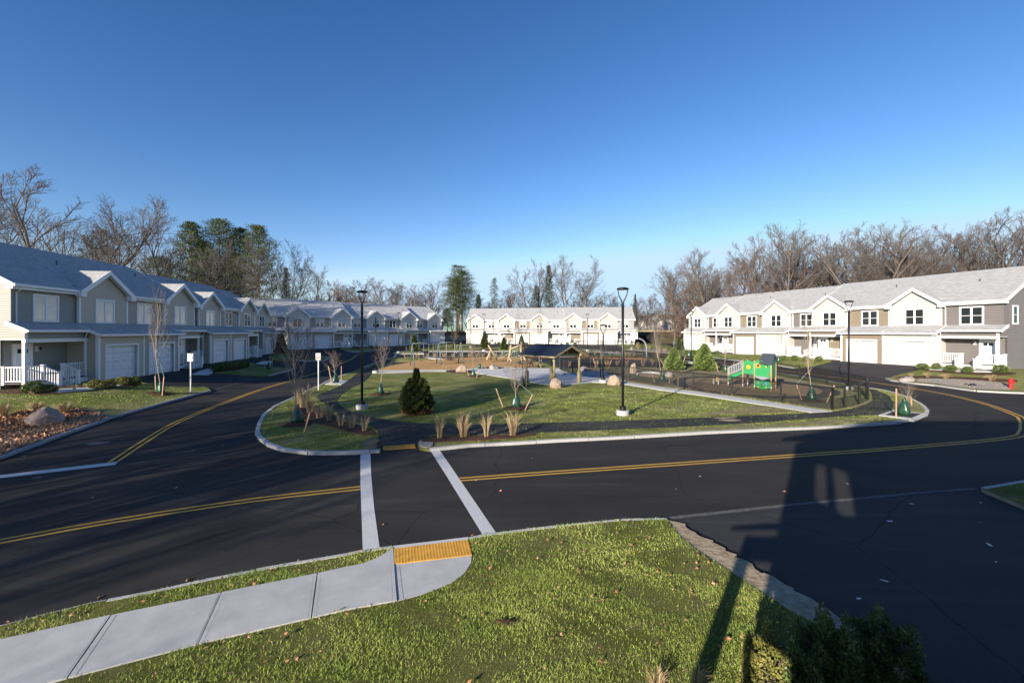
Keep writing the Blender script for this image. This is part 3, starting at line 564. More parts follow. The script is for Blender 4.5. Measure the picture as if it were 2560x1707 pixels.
joint(((530, 976), (560, 967), (627, 950), (672, 939)), .10); joint(((733, 922), (772, 912), (809, 902)), .10); joint(((2035, 918), (2120, 930), (2170, 938), (2225, 946)), .10)
paint('asphalt_driveway', W((1668, 1298), (1870, 1275.5), (2110, 1251.5), (2330, 1230.5), (2440, 1223.5), (2470, 1232), (2640, 1296), ('w', 16, 5.2), ('w', 16, -3), ('w', 5, -3), (2338, 1707), (2126, 1558), (1932, 1438), (1750, 1330), off=0), 'asphalt2', .004, .6)
paint('asphalt_driveway', W((2040, 919), (2170, 938.5), (2222, 945), (2296, 925), (2310, 920), (2335, 916), (2105, 903), (2080, 903), off=0), 'asphalt2', .012, .7)
sc_ = mat('scuffed_sand', (.20, .19, .175), .9, .1, var=(.10, .095, .09), scale=16)
for P in (((212, 1110), (235, 1104.5), (285, 1103), (262, 1109), (225, 1113)), ((85, 1192), (110, 1190), (98, 1196), (76, 1198))): o = sheet('sand_scuff', smooth(W(*P, off=0)), .006, sc_, .4, 0)
o = sheet('sand_scuff', smooth(W((1786, 1050), (1830, 1048.5), (1860, 1052), (1820, 1055))), LW + .025, M['dirt'], .4, 0)
o = sheet('sand_scuff', smooth(W((1782, 1045), (1840, 1043), (1842, 1045.5), (1790, 1048))), LW + .025, M['dirt'], .4, 0)
stain = mat('damp_concrete', (.29, .28, .26), .8, .2, var=(.42, .41, .39), scale=30)
for x, y, h in ((14, 1692, 16), (42, 1684, 18), (70, 1672, 18), (97, 1660, 18), (124, 1652, 17), (148, 1645, 20), (172, 1624, 8), (193, 1616, 7)):
    k = at(x, y, LW).to_2d(); P = [k + Vector((math.cos(t) * .045 * random.uniform(.7, 1.2), math.sin(t) * .0042 * h * random.uniform(.7, 1.2))) for t in np.linspace(0, 6.28, 9)[:-1]]
    mb = MB(); mb.add([(p.x, p.y, LW + .0165) for p in P], [tuple(range(8))]); o = part('damp_stain', mb, stain, sw)
# ------------------------------------------------------------ townhouse rows
def winmeshes():
    r = {}
    def frame(w_, h_):
        t = MB(); a = .11
        t.box(-w_ / 2, -w_ / 2 + a, -.05, 0, 0, h_); t.box(w_ / 2 - a, w_ / 2, -.05, 0, 0, h_); t.box(-w_ / 2 + a, w_ / 2 - a, -.05, 0, h_ - a, h_); t.box(-w_ / 2 + a, w_ / 2 - a, -.06, 0, 0, a)
        return t
    t = frame(1.62, 1.62); t.box(-.055, .055, -.048, 0, .11, 1.51)
    for x in (-.38, .38):
        t.box(x - .325, x + .325, -.028, -.003, .79, .83)
        for s_ in (-1, 1): t.box(x + s_ * .325 - .02, x + s_ * .325 + .02, -.026, -.002, .11, 1.51)
    r['win'] = t.mesh('window', M['white']); r['pane'] = MB().box(-.305, .305, -.012, -.004, 0, .68).mesh('window_pane', M['glass'])
    r['paneB'] = MB().box(-.305, .305, -.012, -.004, 0, .68).mesh('window_pane', M['blind']); r['paneReflect'] = MB().box(-.305, .305, -.012, -.004, 0, .68).mesh('window_pane', M['shade'])
    t = frame(.8, 1.6); t.box(-.29, .29, -.03, -.003, .79, .83); r['nwin'] = t.mesh('window', M['white']); r['npane'] = MB().box(-.285, .285, -.014, -.004, 0, .68).mesh('window_pane', M['glass'])
    t = MB(); t.box(-.45, .45, -.06, -.02, 0, 2.03)
    for x0, x1, z0, z1 in ((-.36, -.05, .15, .85), (.05, .36, .15, .85), (-.36, -.05, 1.0, 1.5), (.05, .36, 1.0, 1.5)): t.box(x0, x1, -.075, -.06, z0, z1)
    t.box(-.57, -.452, -.09, 0, 0, 2.15); t.box(.452, .57, -.09, 0, 0, 2.15); t.box(-.452, .452, -.09, 0, 2.035, 2.15); r['door'] = t.mesh('front_door', M['white'])
    r['dglass'] = MB().box(-.30, -.03, -.072, -.061, 1.6, 1.85).box(.03, .30, -.072, -.061, 1.6, 1.85).mesh('door_glass', M['glass'])
    r['knob'] = MB().lathe([(.0, 0), (.03, .01), (.03, .04), (0, .05)], 8).mesh('door_knob', M['black'])
    t = MB(); t.box(-.12, .12, -.02, 0, -.16, .16); r['lp'] = t.mesh('light_plate', M['white'])
    t = MB(); t.tube([(0, -.02, .05), (0, -.12, .12), (0, -.2, .06)], .012, 5); t.lathe([(.03, .1), (.085, .02), (.085, -.01), (.05, -.05), (.02, -.07)], 8, (0, -.2, 0)); r['lamp'] = t.mesh('wall_lantern', M['black'])
    r['gpanel'] = MB().add([(-.27, 0, .05), (.27, 0, .05), (.27, 0, .47), (-.27, 0, .47), (-.21, -.03, .11), (.21, -.03, .11), (.21, -.03, .41), (-.21, -.03, .41)], [(0, 1, 5, 4), (1, 2, 6, 5), (2, 3, 7, 6), (3, 0, 4, 7), (4, 5, 6, 7)]).mesh('door_panel', M['vinyl'])
    return r
WM = winmeshes()
def window(root, x, y, z, up='pane', lo='pane'):
    w_ = link('window', WM['win'], root, (x, y, z))
    for dx in (-.38, .38): link('window_pane', WM[lo], w_, (dx, 0, .12)); link('window_pane', WM[up], w_, (dx, 0, .82))
    return w_
def railing(mb, p, q, z0, h=.88, z0b=None):
    """a railing from p to q (x,y); floor heights z0 and z0b"""
    z0b = z0 if z0b is None else z0b; a = Vector((*p, z0)); b_ = Vector((*q, z0b)); L = (b_ - a).length
    mb.bar(a + Vector((0, 0, h)), b_ + Vector((0, 0, h)), .08, .05); mb.bar(a + Vector((0, 0, .10)), b_ + Vector((0, 0, .10)), .05, .05); n_ = max(2, int(L / .13))
    for i in range(1, n_): c = a.lerp(b_, i / n_); mb.box(c.x - .018, c.x + .018, c.y - .018, c.y + .018, c.z + .12, c.z + h - .02)
def newel(mb, x, y, z, h=1.0): mb.box(x - .06, x + .06, y - .06, y + .06, z, z + h); mb.box(x - .09, x + .09, y - .09, y + .09, z + h, z + h + .04)
HD, EV, PIT = 5.3, 5.75, .565; RDG = EV + PIT * (HD + .35)
def row(key, label, kind, segs, upc, loc_, detail=True, panes='pane', first_hidden=False, group='rows of two storey townhouses round the park'):
    """kind 'L': porch first, steps back at bays 4 and 8; 'R': garage first, comes forward at bays 2 and 6"""
    (ox, oy), xd, pz = loc_; rz = math.atan2(xd.y, xd.x)
    root = thing('townhouse_row', label, 'townhouse row', (ox, oy, pz), rz, group)
    t = 'FGFGFGFGFG' if kind == 'L' else 'GFGFGFGFGF'; low = 'PGGPPGGPPG' if kind == 'L' else 'GPPGGPPGGP'
    bnd = (0, 4, 8, 10) if kind == 'L' else (0, 2, 6, 10); sg = 1 if kind == 'L' else -1; offs = (0, sg * segs[0], sg * (segs[0] + segs[1]))
    off = [offs[0] if i < bnd[1] else offs[1] if i < bnd[2] else offs[2] for i in range(10)]; white = M['white']; b = BW
    SH = M['shingle_lit'] if key == 'C' else M['shingle']
    P = lambda nm, mb, m: part(nm, mb, SH if m is M['shingle'] else m, root)
    for k in range(3):
        x0, x1, o = bnd[k] * b, bnd[k + 1] * b, offs[k]; mb = MB()
        ox0, ox1 = (x0 - .3 if k == 0 else x0 - .12), (x1 + .3 if k == 2 else x1 + .12)
        ym = o + HD; ye = o + 2 * HD + .35; mb.prism([(ox0, ye, EV), (ox0, ym, RDG), (ox0, ym, RDG + .14), (ox0, ye, EV + .14)], (ox1 - ox0, 0, 0))
        fb = [i for i in range(bnd[k], bnd[k + 1])]
        for i in fb:
            xa = ox0 if i == fb[0] else i * b; xb = ox1 if i == fb[-1] else (i + 1) * b; ys = o - .35 if t[i] == 'F' else o + .45; zs = EV + PIT * (ys - o + .35)
            mb.prism([(xa, ys, zs), (xa, ym, RDG), (xa, ym, RDG + .14), (xa, ys, zs + .14)], (xb - xa, 0, 0))
        P('roof', mb, M['shingle'])
        for i in fb:
            mb = MB()
            if t[i] == 'F': xa = ox0 if i == fb[0] else i * b + .28; xb = ox1 if i == fb[-1] else (i + 1) * b - .28; mb.box(xa, xb, o - .47, o - .36, EV - .02, EV + .13); mb.box(xa, xb, o - .361, o + .02, EV - .16, EV - .05); P('eave_trim', mb, white)
        for xx in (ox0 - .025, ox1):
            for s_ in (-1, 1):
                bay_ = bnd[k] if xx < (ox0 + ox1) / 2 else bnd[k + 1] - 1
                ye = (o - .38 if t[bay_] == 'F' else o + .42) if s_ < 0 else o + 2 * HD + .38; ym = o + HD
                if s_ < 0 and t[bay_] == 'G':
                    z_ = EV + PIT * (ye - o + .35); P('rake_board', MB().prism([(xx, ye, z_ - .14), (xx, ym, RDG - .14), (xx, ym, RDG + .16), (xx, ye, z_ + .16)], (.025, 0, 0)), white); continue
                mb = MB().prism([(xx, ye, EV - .14), (xx, ym, RDG - .14), (xx, ym, RDG + .16), (xx, ye, EV + .16)], (.025, 0, 0)); P('rake_board', mb, white)
        # end walls
        for e, xx in ((0, x0), (1, x1 - .15)):
            bay = bnd[k] if e == 0 else bnd[k + 1] - 1; c = M['s_' + upc[bay]]
            mb = MB(); mb.prism([(xx, o, 3.6), (xx, o + 2 * HD, 3.6), (xx, o + 2 * HD, EV), (xx, o + HD, RDG - .02), (xx, o, EV)], (.15, 0, 0))
            yl = o + .5 if low[bay] == 'P' else o - 1.3
            mb.box(xx, xx + .15, yl, o + 2 * HD, 0, 3.6)
            if low[bay] == 'P': mb.prism([(xx, o - .68, 2.85), (xx, o + .5, 2.85), (xx, o + .5, 3.6), (xx, o, 3.6), (xx, o - .68, 3.38)], (.15, 0, 0))
            else: mb.prism([(xx, o - 1.3, 0.1), (xx, o - 1.3, 3.05), (xx, o, 3.6), (xx, o, 0.1)], (.15, 0, 0))
            P('end_wall', mb, c)
            if (k == 0 and e == 0) or (k == 2 and e == 1):
                wy = o + 1.6; wn = link('window', WM['nwin'], root, (x0 if e == 0 else x1, wy, 3.85), R(-90) if e == 0 else R(90))
                link('window_pane', WM['npane'], wn, (0, 0, .12)); link('window_pane', WM['npane'], wn, (0, 0, .82))
                wn2 = link('window', WM['nwin'], root, (x0 if e == 0 else x1, o + 8.0, 3.85), R(-90) if e == 0 else R(90)); link('window_pane', WM['npane'], wn2, (0, 0, .12)); link('window_pane', WM['npane'], wn2, (0, 0, .82))
        mb = MB().box(x0, x1, o + 2 * HD - .15, o + 2 * HD, 0, EV); P('back_wall', mb, M['s_' + upc[bnd[k]]])
    for i in range(10):
        x0, x1, o = i * b, (i + 1) * b, off[i]; c = M['s_' + upc[i]]; lc_ = M['s_' + (loww[key][i] if key in loww else upc[i])]; xm = (x0 + x1) / 2
        # upper storey
        if t[i] == 'F':
            P('siding_wall', MB().box(x0 + .001, x1 - .001, o + .002, o + .15, 3.5, EV - .1), c); yw = o
        else:
            y0 = o - .2; ap = 7.28; hw = (x1 - x0) / 2
            mb = MB(); mb.prism([(x0, y0, 3.55), (x1, y0, 3.55), (x1, y0, EV - .05), (xm, y0, ap - .12), (x0, y0, EV - .05)], (0, .15, 0)); mb.box(x0, x0 + .1, y0 + .15, o + .14, 3.55, EV - .05); mb.box(x1 - .1, x1, y0 + .15, o + .14, 3.55, EV - .05); P('gable_wall', mb, c); yw = y0
            mb = MB(); e_ = .3; yb = (ap - EV) / PIT - .35 + .12
            for s_ in (-1, 1):
                xe = xm + s_ * (hw + e_); A = [(xe, y0 - .35, EV - .06), (xm, y0 - .35, ap), (xm, o + yb, ap), (xe, o - .1, EV - .06)]; mb.prism(A, (0, 0, .12))
            P('dormer_roof', mb, M['shingle']); mb = MB()
            for s_ in (-1, 1):
                xe = xm + s_ * (hw + e_ + .02); mb.prism([(xe, y0 - .375, EV - .26), (xe, y0 - .375, EV + .09), (xm, y0 - .375, ap + .14), (xm, y0 - .375, ap - .16)], (0, .03, 0))
                mb.prism([(xe - s_ * .42, y0 - .37, EV - .27), (xe, y0 - .37, EV - .27), (xe, y0 - .37, EV - .02), (xe - s_ * .42, y0 - .37, EV + .12)], (0, .36, 0))
                mb.prism([(xe - s_ * .1, y0 - .34, EV - .10), (xe - s_ * .1, y0 - .002, EV - .10), (xm, y0 - .002, ap - .08), (xm, y0 - .34, ap - .08)], (0, 0, .03))
            P('rake_trim', mb, white)
            pass
            for s_, xx in ((-1, x0), (1, x1)):
                mb = MB(); mb.box(min(xx + s_ * .02, xx - s_ * .10), max(xx + s_ * .02, xx - s_ * .10), y0 - .03, y0, 3.5, EV - .1); mb.box(min(xx + s_ * .021, xx + s_ * .04), max(xx + s_ * .021, xx + s_ * .04), y0 - .03, y0 + .1, 3.5, EV - .1); P('corner_board', mb, white)
        pk = panes if isinstance(panes, str) else panes[i % len(panes)]
        window(root, xm, yw, 3.82, pk, 'pane' if pk != 'paneReflect' else 'paneReflect')
        if t[i] == 'F':
            for xx, s_ in ((x0 + .25, 1),) if i % 4 in (0, 1) else ((x1 - .25, 1),):
                mb = MB().tube([(xx, o - .40, EV - .03), (xx, o - .30, EV - .15), (xx, o - .05, EV - .32), (xx, o - .05, 3.8), (xx, o - .14, 3.68)], .04, 6); P('downspout', mb, white)
        # lower storey
        if low[i] == 'G':
            yf = o - 1.3; dw, dh = 1.36, 2.3; mb = MB()
            mb.box(x0 + .001, xm - dw, yf, yf + .15, 0, 3.0); mb.box(xm + dw, x1 - .001, yf, yf + .15, 0, 3.0); mb.box(xm - dw, xm + dw, yf, yf + .15, dh, 3.0); P('siding_wall', mb, lc_)
            mb = MB(); a = .13
            mb.box(xm - dw - a, xm - dw, yf - .03, yf + .22, 0, dh + a); mb.box(xm + dw, xm + dw + a, yf - .03, yf + .22, 0, dh + a); mb.box(xm - dw, xm + dw, yf - .03, yf + .22, dh, dh + a); P('garage_door_frame', mb, white)
            gd = MB()
            for r_ in range(4): gd.box(xm - dw, xm + dw, yf + .20, yf + .24, r_ * .575 + .004, r_ * .575 + .571)
            if not detail:
                for r_ in range(4):
                    for cc in range(4): X_ = xm - dw + .34 + cc * .68; gd.box(X_ - .24, X_ + .24, yf + .188, yf + .20, r_ * .575 + .08, r_ * .575 + .49)
            g_ = P('garage_door', gd, M['vinyl'])
            if detail:
                for r_ in range(4):
                    for cc in range(4): link('door_panel', WM['gpanel'], g_, (xm - dw + .34 + cc * .68, yf + .1995, r_ * .575 + .02))
            mb = MB()
            if i == 0 or low[i - 1] == 'P' or off[i - 1] != o: mb.box(x0 - .02, x0 + .13, yf - .03, yf - .001, 0, 3.0); mb.box(x0 - .04, x0 - .021, yf - .03, yf + .14, 0, 3.0); P('corner_board', mb, white); mb = MB()
            if i == 9 or low[i + 1] == 'P' or off[i + 1] != o: mb.box(x1 - .13, x1 + .02, yf - .03, yf - .001, 0, 3.0); mb.box(x1 + .021, x1 + .04, yf - .03, yf + .14, 0, 3.0); P('corner_board', mb, white); mb = MB()
            if i < 9 and low[i + 1] == 'G': mb.box(x1 - .07, x1 + .07, yf - .03, yf - .001, 0, 3.0); P('corner_board', mb, white)
            for e, xx in ((-1, x0), (1, x1)):
                j = i + e
                if (j < 0 or j > 9 or low[j] == 'P'): P('side_wall', MB().box(xx - (0 if e < 0 else .12), xx + (.12 if e < 0 else 0), yf + .15, o + .5, 0, 3.1), lc_)
            Q = 1.6
        else: Q = 1.0
        # lean-to roof, fascia and gutter
        z1 = 3.75 - .45 * Q; xl = x0 - (.3 if (i == 0 or low[i - 1] != low[i] or off[i - 1] != o) and low[i] == 'G' else .0) - (.3 if i == 0 and low[i] == 'P' else 0)
        xr = x1 + (.3 if (i == 9 or low[i + 1] != low[i] or off[i + 1] != o) and low[i] == 'G' else .0) + (.3 if i == 9 and low[i] == 'P' else 0)
        zo = .003 * (i % 2)
        mb = MB().prism([(xl, o - .19 * (t[i] == 'G') - .0, 3.75 + zo), (xl, o - Q, z1 + zo), (xl, o - Q, z1 + .07 + zo), (xl, o - .19 * (t[i] == 'G'), 3.82 + zo)], (xr - xl, 0, 0))
        if t[i] == 'G': pass
        P('porch_roof' if low[i] == 'P' else 'garage_roof', mb, M['shingle'])
        mb = MB(); mb.box(xl, xr, o - Q - .11, o - Q - .002, z1 - .07, z1 + .06)
        mb.box(xl + .02, xr - .02, o - Q, o - Q + .30, z1 - .09, z1 - .065)
        for xx in (xl - .022, xr):
            mb.prism([(xx, o - .0, 3.60), (xx, o - Q - .04, z1 - .12), (xx, o - Q - .04, z1 + .09), (xx, o - .0, 3.85)], (.022, 0, 0))
        P('gutter', mb, white)
        if low[i] == 'P':
            # which side is the garage on
            gl = (i > 0 and low[i - 1] == 'G'); near = x1 if gl else x0; d_ = -1 if gl else 1; yp = o - .66; zf = .42
            X = lambda v: near + d_ * v
            def bx(mb, a, c_, *r): mb.box(min(X(a), X(c_)), max(X(a), X(c_)), *r)
            P('porch_wall', MB().box(x0 + .002, x1 - .002, o + .5, o + .62, 0, 3.5), lc_)
            P('porch_band', MB().box(x0 + .002, x1 - .002, yp - .02, yp + .12, 2.85, 3.24), lc_)
            P('porch_ceiling', MB().box(x0 + .002, x1 - .002, yp + .12, o + .5, 2.80, 2.84), white)
            P('porch_deck', MB().box(x0 + .01, x1 - .01, yp - .08, o + .5, zf - .05, zf), M['deck'])
            P('porch_skirt', MB().box(x0 + .01, x1 - .01, yp - .06, yp - .03, .08, zf - .052), white); P('porch_beam', MB().box(x0, x1, yp - .05, yp + .14, 2.64, 2.848), white)
            mb = MB(); endp = (i == 0 or i == 9)
            bx(mb, b - .12, b, yp, yp + .12, 0, 2.64); P('porch_post', mb, white); mb = MB(); bx(mb, 0, .13, yp, yp + .13, 0, 2.64)
            P('porch_post', mb, white)
            if endp or not gl: mb = MB(); bx(mb, -.03, .16, yp - .028, yp - .021, 2.85, 3.24); P('band_trim', mb, white)
            # railing by the garage, steps, short rail
            s0, s1 = 2.35, 1.15
            def rl(*a): m_ = MB(); railing(m_, *a); P('railing', m_, white)
            def nw(*a): m_ = MB(); newel(m_, *a); P('newel_post', m_, white)
            rl((X(b - .12), yp + .06), (X(s0), yp + .06), zf); rl((X(s1), yp + .06), (X(.13), yp + .06), zf)
            for s_ in (s0, s1): nw(X(s_), yp + .06, zf - .1); nw(X(s_), yp - .80, 0, .93); rl((X(s_), yp - .0), (X(s_), yp - .78), zf, .86, .02)
            if endp: rl((X(.06), yp + .13), (X(.06), o + .45), zf); nw(X(.06), o + .40, zf - .1)
            mb = MB(); bx(mb, s0 - .08, s1 + .08, yp - .40, yp - .06, .0, .28); bx(mb, s0 - .08, s1 + .08, yp - .76, yp - .40, .0, .14); P('steps', mb, M['concrete'])
            dr = link('front_door', WM['door'], root, (X(.82 if not endp else 1.15), o + .5, zf)); link('door_glass', WM['dglass'], dr); link('door_knob', WM['knob'], dr, (.36, -.06, .95), 0)
            lp = link('wall_light', WM['lp'], root, (X(1.75 if not endp else 2.05), o + .5, 2.25)); link('lantern', WM['lamp'], lp)
            mb = MB().tube([(X(b - .3), o - 1.0, z1 - .03), (X(b - .3), o - .86, z1 - .2), (X(b - .22), yp - .05, z1 - .45), (X(b - .22), yp - .05, .1)], .04, 6); P('downspout', mb, white)
    for x_, y_ in ((6.5, 3.1), (14.2, 3.4), (22.4, 3.0), (30.8, 3.3), (37.5, 3.1)):
        i = min(9, int(x_ / b)); part('vent_pipe', MB().tube([(x_, off[i] + y_, EV + PIT * (y_ + .35)), (x_, off[i] + y_, EV + PIT * (y_ + .35) + .42)], .05, 8), M['pdark'], root)
    return root
ab = ['green', 'taupe', 'brown', 'taupe', 'green', 'taupe', 'brown', 'taupe', 'green', 'taupe']; cb = ['mauve_for_shade', 'pale', 'tan_for_shade', 'pale', 'mauve_for_shade', 'pale', 'tan_for_shade', 'pale', 'mauve_for_shade', 'pale']
eb = ['cream', 'mauve', 'cream', 'tan', 'cream', 'mauve', 'cream', 'tan', 'cream', 'mauve']; db = ['ivory', 'offw', 'ivory', 'tan', 'ivory', 'offw', 'ivory', 'tan', 'ivory', 'lgrey']
loww = dict(A=['green', 'taupe', 'brown', 'brown', 'green', 'taupe', 'brown', 'brown', 'green', 'taupe'], C=['mauve_for_shade', 'pale', 'tan_for_shade', 'tan_for_shade', 'mauve_for_shade', 'pale', 'tan_for_shade', 'tan_for_shade', 'mauve_for_shade', 'pale'],
            E=['cream', 'mauve', 'tan', 'tan', 'cream', 'mauve', 'tan', 'tan', 'cream', 'mauve'], D=['ivory', 'offw', 'tan', 'tan', 'ivory', 'offw', 'tan', 'tan', 'ivory', 'lgrey'])
PZ = .8
def dirn(a): return vdir(a)
A0, aA = ROWS['A']; row('A', 'grey and taupe townhouse row in shade along the left edge of the scene', 'L', (1.83, 1.7), ab, (A0, dirn(aA), PZ), True, ('paneReflect', 'paneReflect', 'paneReflect', 'paneReflect', 'pane', 'paneReflect', 'pane', 'pane', 'pane', 'pane'))
C0, aC = ROWS['C']; row('C', 'pale grey townhouse row set obliquely behind the street at left centre', 'L', (1.54, 1.43), cb, (C0, dirn(aC), PZ + .1), False, ('paneB', 'pane', 'paneB', 'paneB', 'paneB'))
D0, aD = ROWS['D']; row('D', 'cream and white townhouse row facing the camera behind the pavilion', 'R', (1.64, 1.71), db, (D0, dirn(aD), PZ + .1), False, 'paneB')
E0, aE = ROWS['E']; dE = dirn(aE); nE = Vector((-dE.y, dE.x)); Eo = Vector(E0) + dE * BW * 10 - nE * (1.49 + 1.45)
row('E', 'sunlit cream, tan and mauve townhouse row along the right-hand street', 'R', (1.45, 1.49), eb, ((Eo.x, Eo.y), -dE, PZ), True, ('pane', 'pane', 'pane', 'pane', 'pane'))
# the townhouse the picture is taken from: open window shell behind the camera whose shadow falls on the driveway
def home():
    r = thing('townhouse', 'townhouse standing behind the viewpoint, known by its shadow on the driveway', 'townhouse', (0, 0, 0)); X0, X1, Y0, Y1 = -1.10, 38, -11, -.35; c = M['s_taupe']; mb = MB()
    def wall_x(y0, y1, xs, holes):   # front or back wall with holes (x0,x1,z0,z1)
        e = xs[0]
        for h in holes: mb.box(e, h[0], y0, y1, 0, EV); mb.box(h[0], h[1], y0, y1, 0, h[2]); mb.box(h[0], h[1], y0, y1, h[3], EV); e = h[1]
        mb.box(e, xs[1], y0, y1, 0, EV)
    wall_x(Y1 - .15, Y1, (X0, X1), [(X0 + .02, -.56, 0, 2.64), (-.55, -.06, 3.55, 4.9), (.06, .55, 3.55, 4.9)]); mb.box(-.56, -.45, -1.55, Y1 - .151, 0, 2.64); mb.box(X0, -.45, -1.7, -1.551, 0, 2.64); wall_x(Y0, Y0 + .15, (X0, X1), [])
    # end wall with the narrow upper window the light comes in by
    for y0, y1, z0, z1 in ((Y0, -3.2, 0, EV), (-3.2, -1.701, 0, 2.64), (-3.2, -1.2, 2.64, 4.2), (-3.2, -1.2, 5.4, EV), (-1.2, Y1 - .15, 2.64, EV)): mb.box(X0, X0 + .15, y0, y1, z0, z1)
    mb.prism([(X0, Y0, EV), (X0, Y1, EV), (X0, (Y0 + Y1) / 2, RDG)], (.15, 0, 0)); part('shell_wall', mb, c, r); mb = MB(); ym = (Y0 + Y1) / 2
    for ye in (Y0 - .35, Y1 + .35): mb.prism([(X0 - .3, ye, EV), (X0 - .3, ym, RDG), (X0 - .3, ym, RDG + .14), (X0 - .3, ye, EV + .14)], (X1 - X0 + .3, 0, 0))
    part('roof', mb, M['shingle'], r); mb = MB().prism([(X0 - .22, Y1, 3.35), (X0 - .22, .70, 2.92), (X0 - .22, .70, 3.0), (X0 - .22, Y1, 3.43)], (8.3, 0, 0)); part('porch_roof', mb, M['shingle'], r)
    mb = MB().box(X0 + .02, X0 + .17, .40, .55, 0, 2.9).box(X0 + 7.9, X0 + 8.05, .40, .55, 0, 2.9).box(X0 + .2, X0 + 8.05, .38, .52, 2.6, 2.9); part('porch_post', mb, M['white'], r)
    part('upper_floor', MB().box(X0 + .15, X1 - .2, Y0 + .15, Y1 - .15, 2.9, 3.0), M['white'], r)
home()
# ------------------------------------------------------------ things in the park
def stone(name, px, py, wpx, hpx, m, label, seed, flat=1.0, rz=0, depth=.8, mseg=2, base_off=LW):
    p = at(px, py, base_off); k = p.y / F; w_, h_ = wpx * k, hpx * k * 1.05
    import bmesh
    bm = bmesh.new(); bmesh.ops.create_icosphere(bm, subdivisions=4, radius=1); rd = random.Random(seed)
    cuts = [(Vector((rd.uniform(-1, 1), rd.uniform(-1, 1), rd.uniform(-.3, 1))).normalized(), rd.uniform(.62, .9)) for _ in range(11)]
    for v in bm.verts:
        q = v.co.copy()
        for n_, d in cuts:
            e = q.dot(n_) - d
            if e > 0: q -= n_ * e * .92
        q += q.normalized() * (noise.noise(q * 2.1 + Vector((seed, 0, 0))) * .10 + noise.noise(q * 7 + Vector((seed, 3, 0))) * .03)
        v.co = q
    mx = max(v.co.x for v in bm.verts); mn = min(v.co.x for v in bm.verts); tz = max(v.co.z for v in bm.verts)
    for v in bm.verts:
        z = max((v.co.z + .45) / (tz + .45), -.08); v.co = Vector(((v.co.x - (mx + mn) / 2) / (mx - mn) * w_, v.co.y * w_ * .5 * depth, z * h_))
    me = bpy.data.meshes.new(name); bm.to_mesh(me); bm.free(); me.materials.append(m)
    o = link(name, me, None, (p.x, p.y + w_ * .3 * depth, p.z), rz); return tag(o, label, 'boulder')
stone('boulder', 92, 1064, 75, 42, M['boulder_p'], 'large pinkish boulder in the leaf-strewn bed at the left edge', 3, rz=.2)
stone('boulder', 1393.6, 970, 37, 23, M['boulder'], 'tan boulder in front of the pavilion posts', 5, depth=.9)
stone('boulder', 1536, 963, 33, 24, M['boulder'], 'pale tan boulder between the short lamp post and the tall lamp post', 8, depth=.9)
stone('boulder', 1583.6, 933.3, 17, 25, M['boulder'], 'tall narrow standing stone inside the playground fence', 12, depth=.7)
stone('boulder', 1672.8, 942.4, 18, 13, M['boulder_g'], 'small pale boulder inside the playground fence beside the sand pit', 16, depth=.9)
stone('boulder', 1152.7, 931, 29, 17, M['boulder'], 'brown boulder on the edge of the swing playground', 21, depth=.9)
stone('boulder', 1234.8, 923.5, 25, 12, M['boulder_g'], 'grey boulder beside the concrete plaza, left of the pavilion', 26, depth=.9)
stone('boulder', 1460, 928, 28, 12, M['boulder_g'], 'flat grey boulder behind the black gate, in the shade', 31, depth=.6)
stone('boulder', 2272, 954, 38, 12, M['boulder_g'], 'low whitish boulder beside the kerb of the right-hand lawn', 36, depth=.6)
stone('boulder', 1580.7, 874.5, 11, 7, M['boulder_g'], 'small pale boulder beyond the ball court', 41)
stone('paving_stone', 1411, 936, 9, 3, mat('red_stone', (.34, .19, .12), .9), 'small reddish stone lying on the plaza right of the pavilion', 44, base_off=LW + .03)
# lamp posts
lm = {}
def lampmesh():
    lm['base'] = MB().lathe([(.30, -.15), (.30, .20), (.28, .23), (0, .23)], 20).mesh('concrete_base', M['granite'])
    lm['cover'] = MB().lathe([(.155, .23), (.155, .40), (.12, .43), (.07, .44)], 14).mesh('base_cover', M['black'])
    lm['pole'] = MB().tube([(0, 0, .3), (0, 0, 5.28)], .062, 12).mesh('pole', M['black'], True)
    lm['arm'] = MB().tube([(0, 0, 5.2), (.05, 0, 5.42), (.20, 0, 5.72), (.245, 0, 5.98)], [.04, .028, .022, .022], 6).mesh('arm', M['black'])
    lm['head'] = MB().lathe([(.0, 5.97), (.27, 5.97), (.29, 6.01), (.26, 6.05), (.10, 6.09), (0, 6.10)], 20).mesh('lamp_head', M['black'], True)
lampmesh()
lm['paleb'] = lm['base'].copy(); lm['paleb'].materials.clear(); lm['paleb'].materials.append(M['concrete'])
def lamp(px, py, label, s=1.0, rz=0, head=True, hs=1.0):
    p = at(px, py, LW); t = thing('lamp_post', label, 'lamp post', p, rz, 'black lamp posts round the park')
    link('concrete_base', lm['base'], t); link('base_cover', lm['cover'], t); link('pole', lm['pole'], t, sc_=(1, 1, s))
    dz = (s - 1) * 5.28 * 1.0
    if head:
        for a in (0, math.pi): link('arm', lm['arm'], t, (0, 0, dz), a)
        link('lamp_head', lm['head'], t, (0, 0, dz))
lamp(1557, 1037, 'tall black lamp post on a round concrete base, on the open lawn right of centre', rz=.1)
lamp(905, 1022, 'tall black lamp post on the lawn beside the dark path at left centre', rz=1.2)
lamp(2122, 973.6, 'tall black lamp post just inside the curved end of the playground fence')
lamp(1508, 956.5, 'short black lamp post at the corner of the plaza, beside the tan boulder', s=.70)
lamp(939, 932.5, 'bare black pole standing at the left tip of the tan playground surface', head=False)
lamp(997, 882.5, 'distant lamp post on the small grass corner left of the swings')
lamp(1469, 877.5, 'distant lamp post in front of the right half of the cream townhouse row')
lamp(1210, 877.5, 'distant lamp post before the second bay of the cream row, beside a conifer')
lamp(1177, 869, 'distant lamp post at the left corner of the cream townhouse row')
lamp(1728, 909, 'lamp post between the two bushy pines and the far end of the right-hand row')
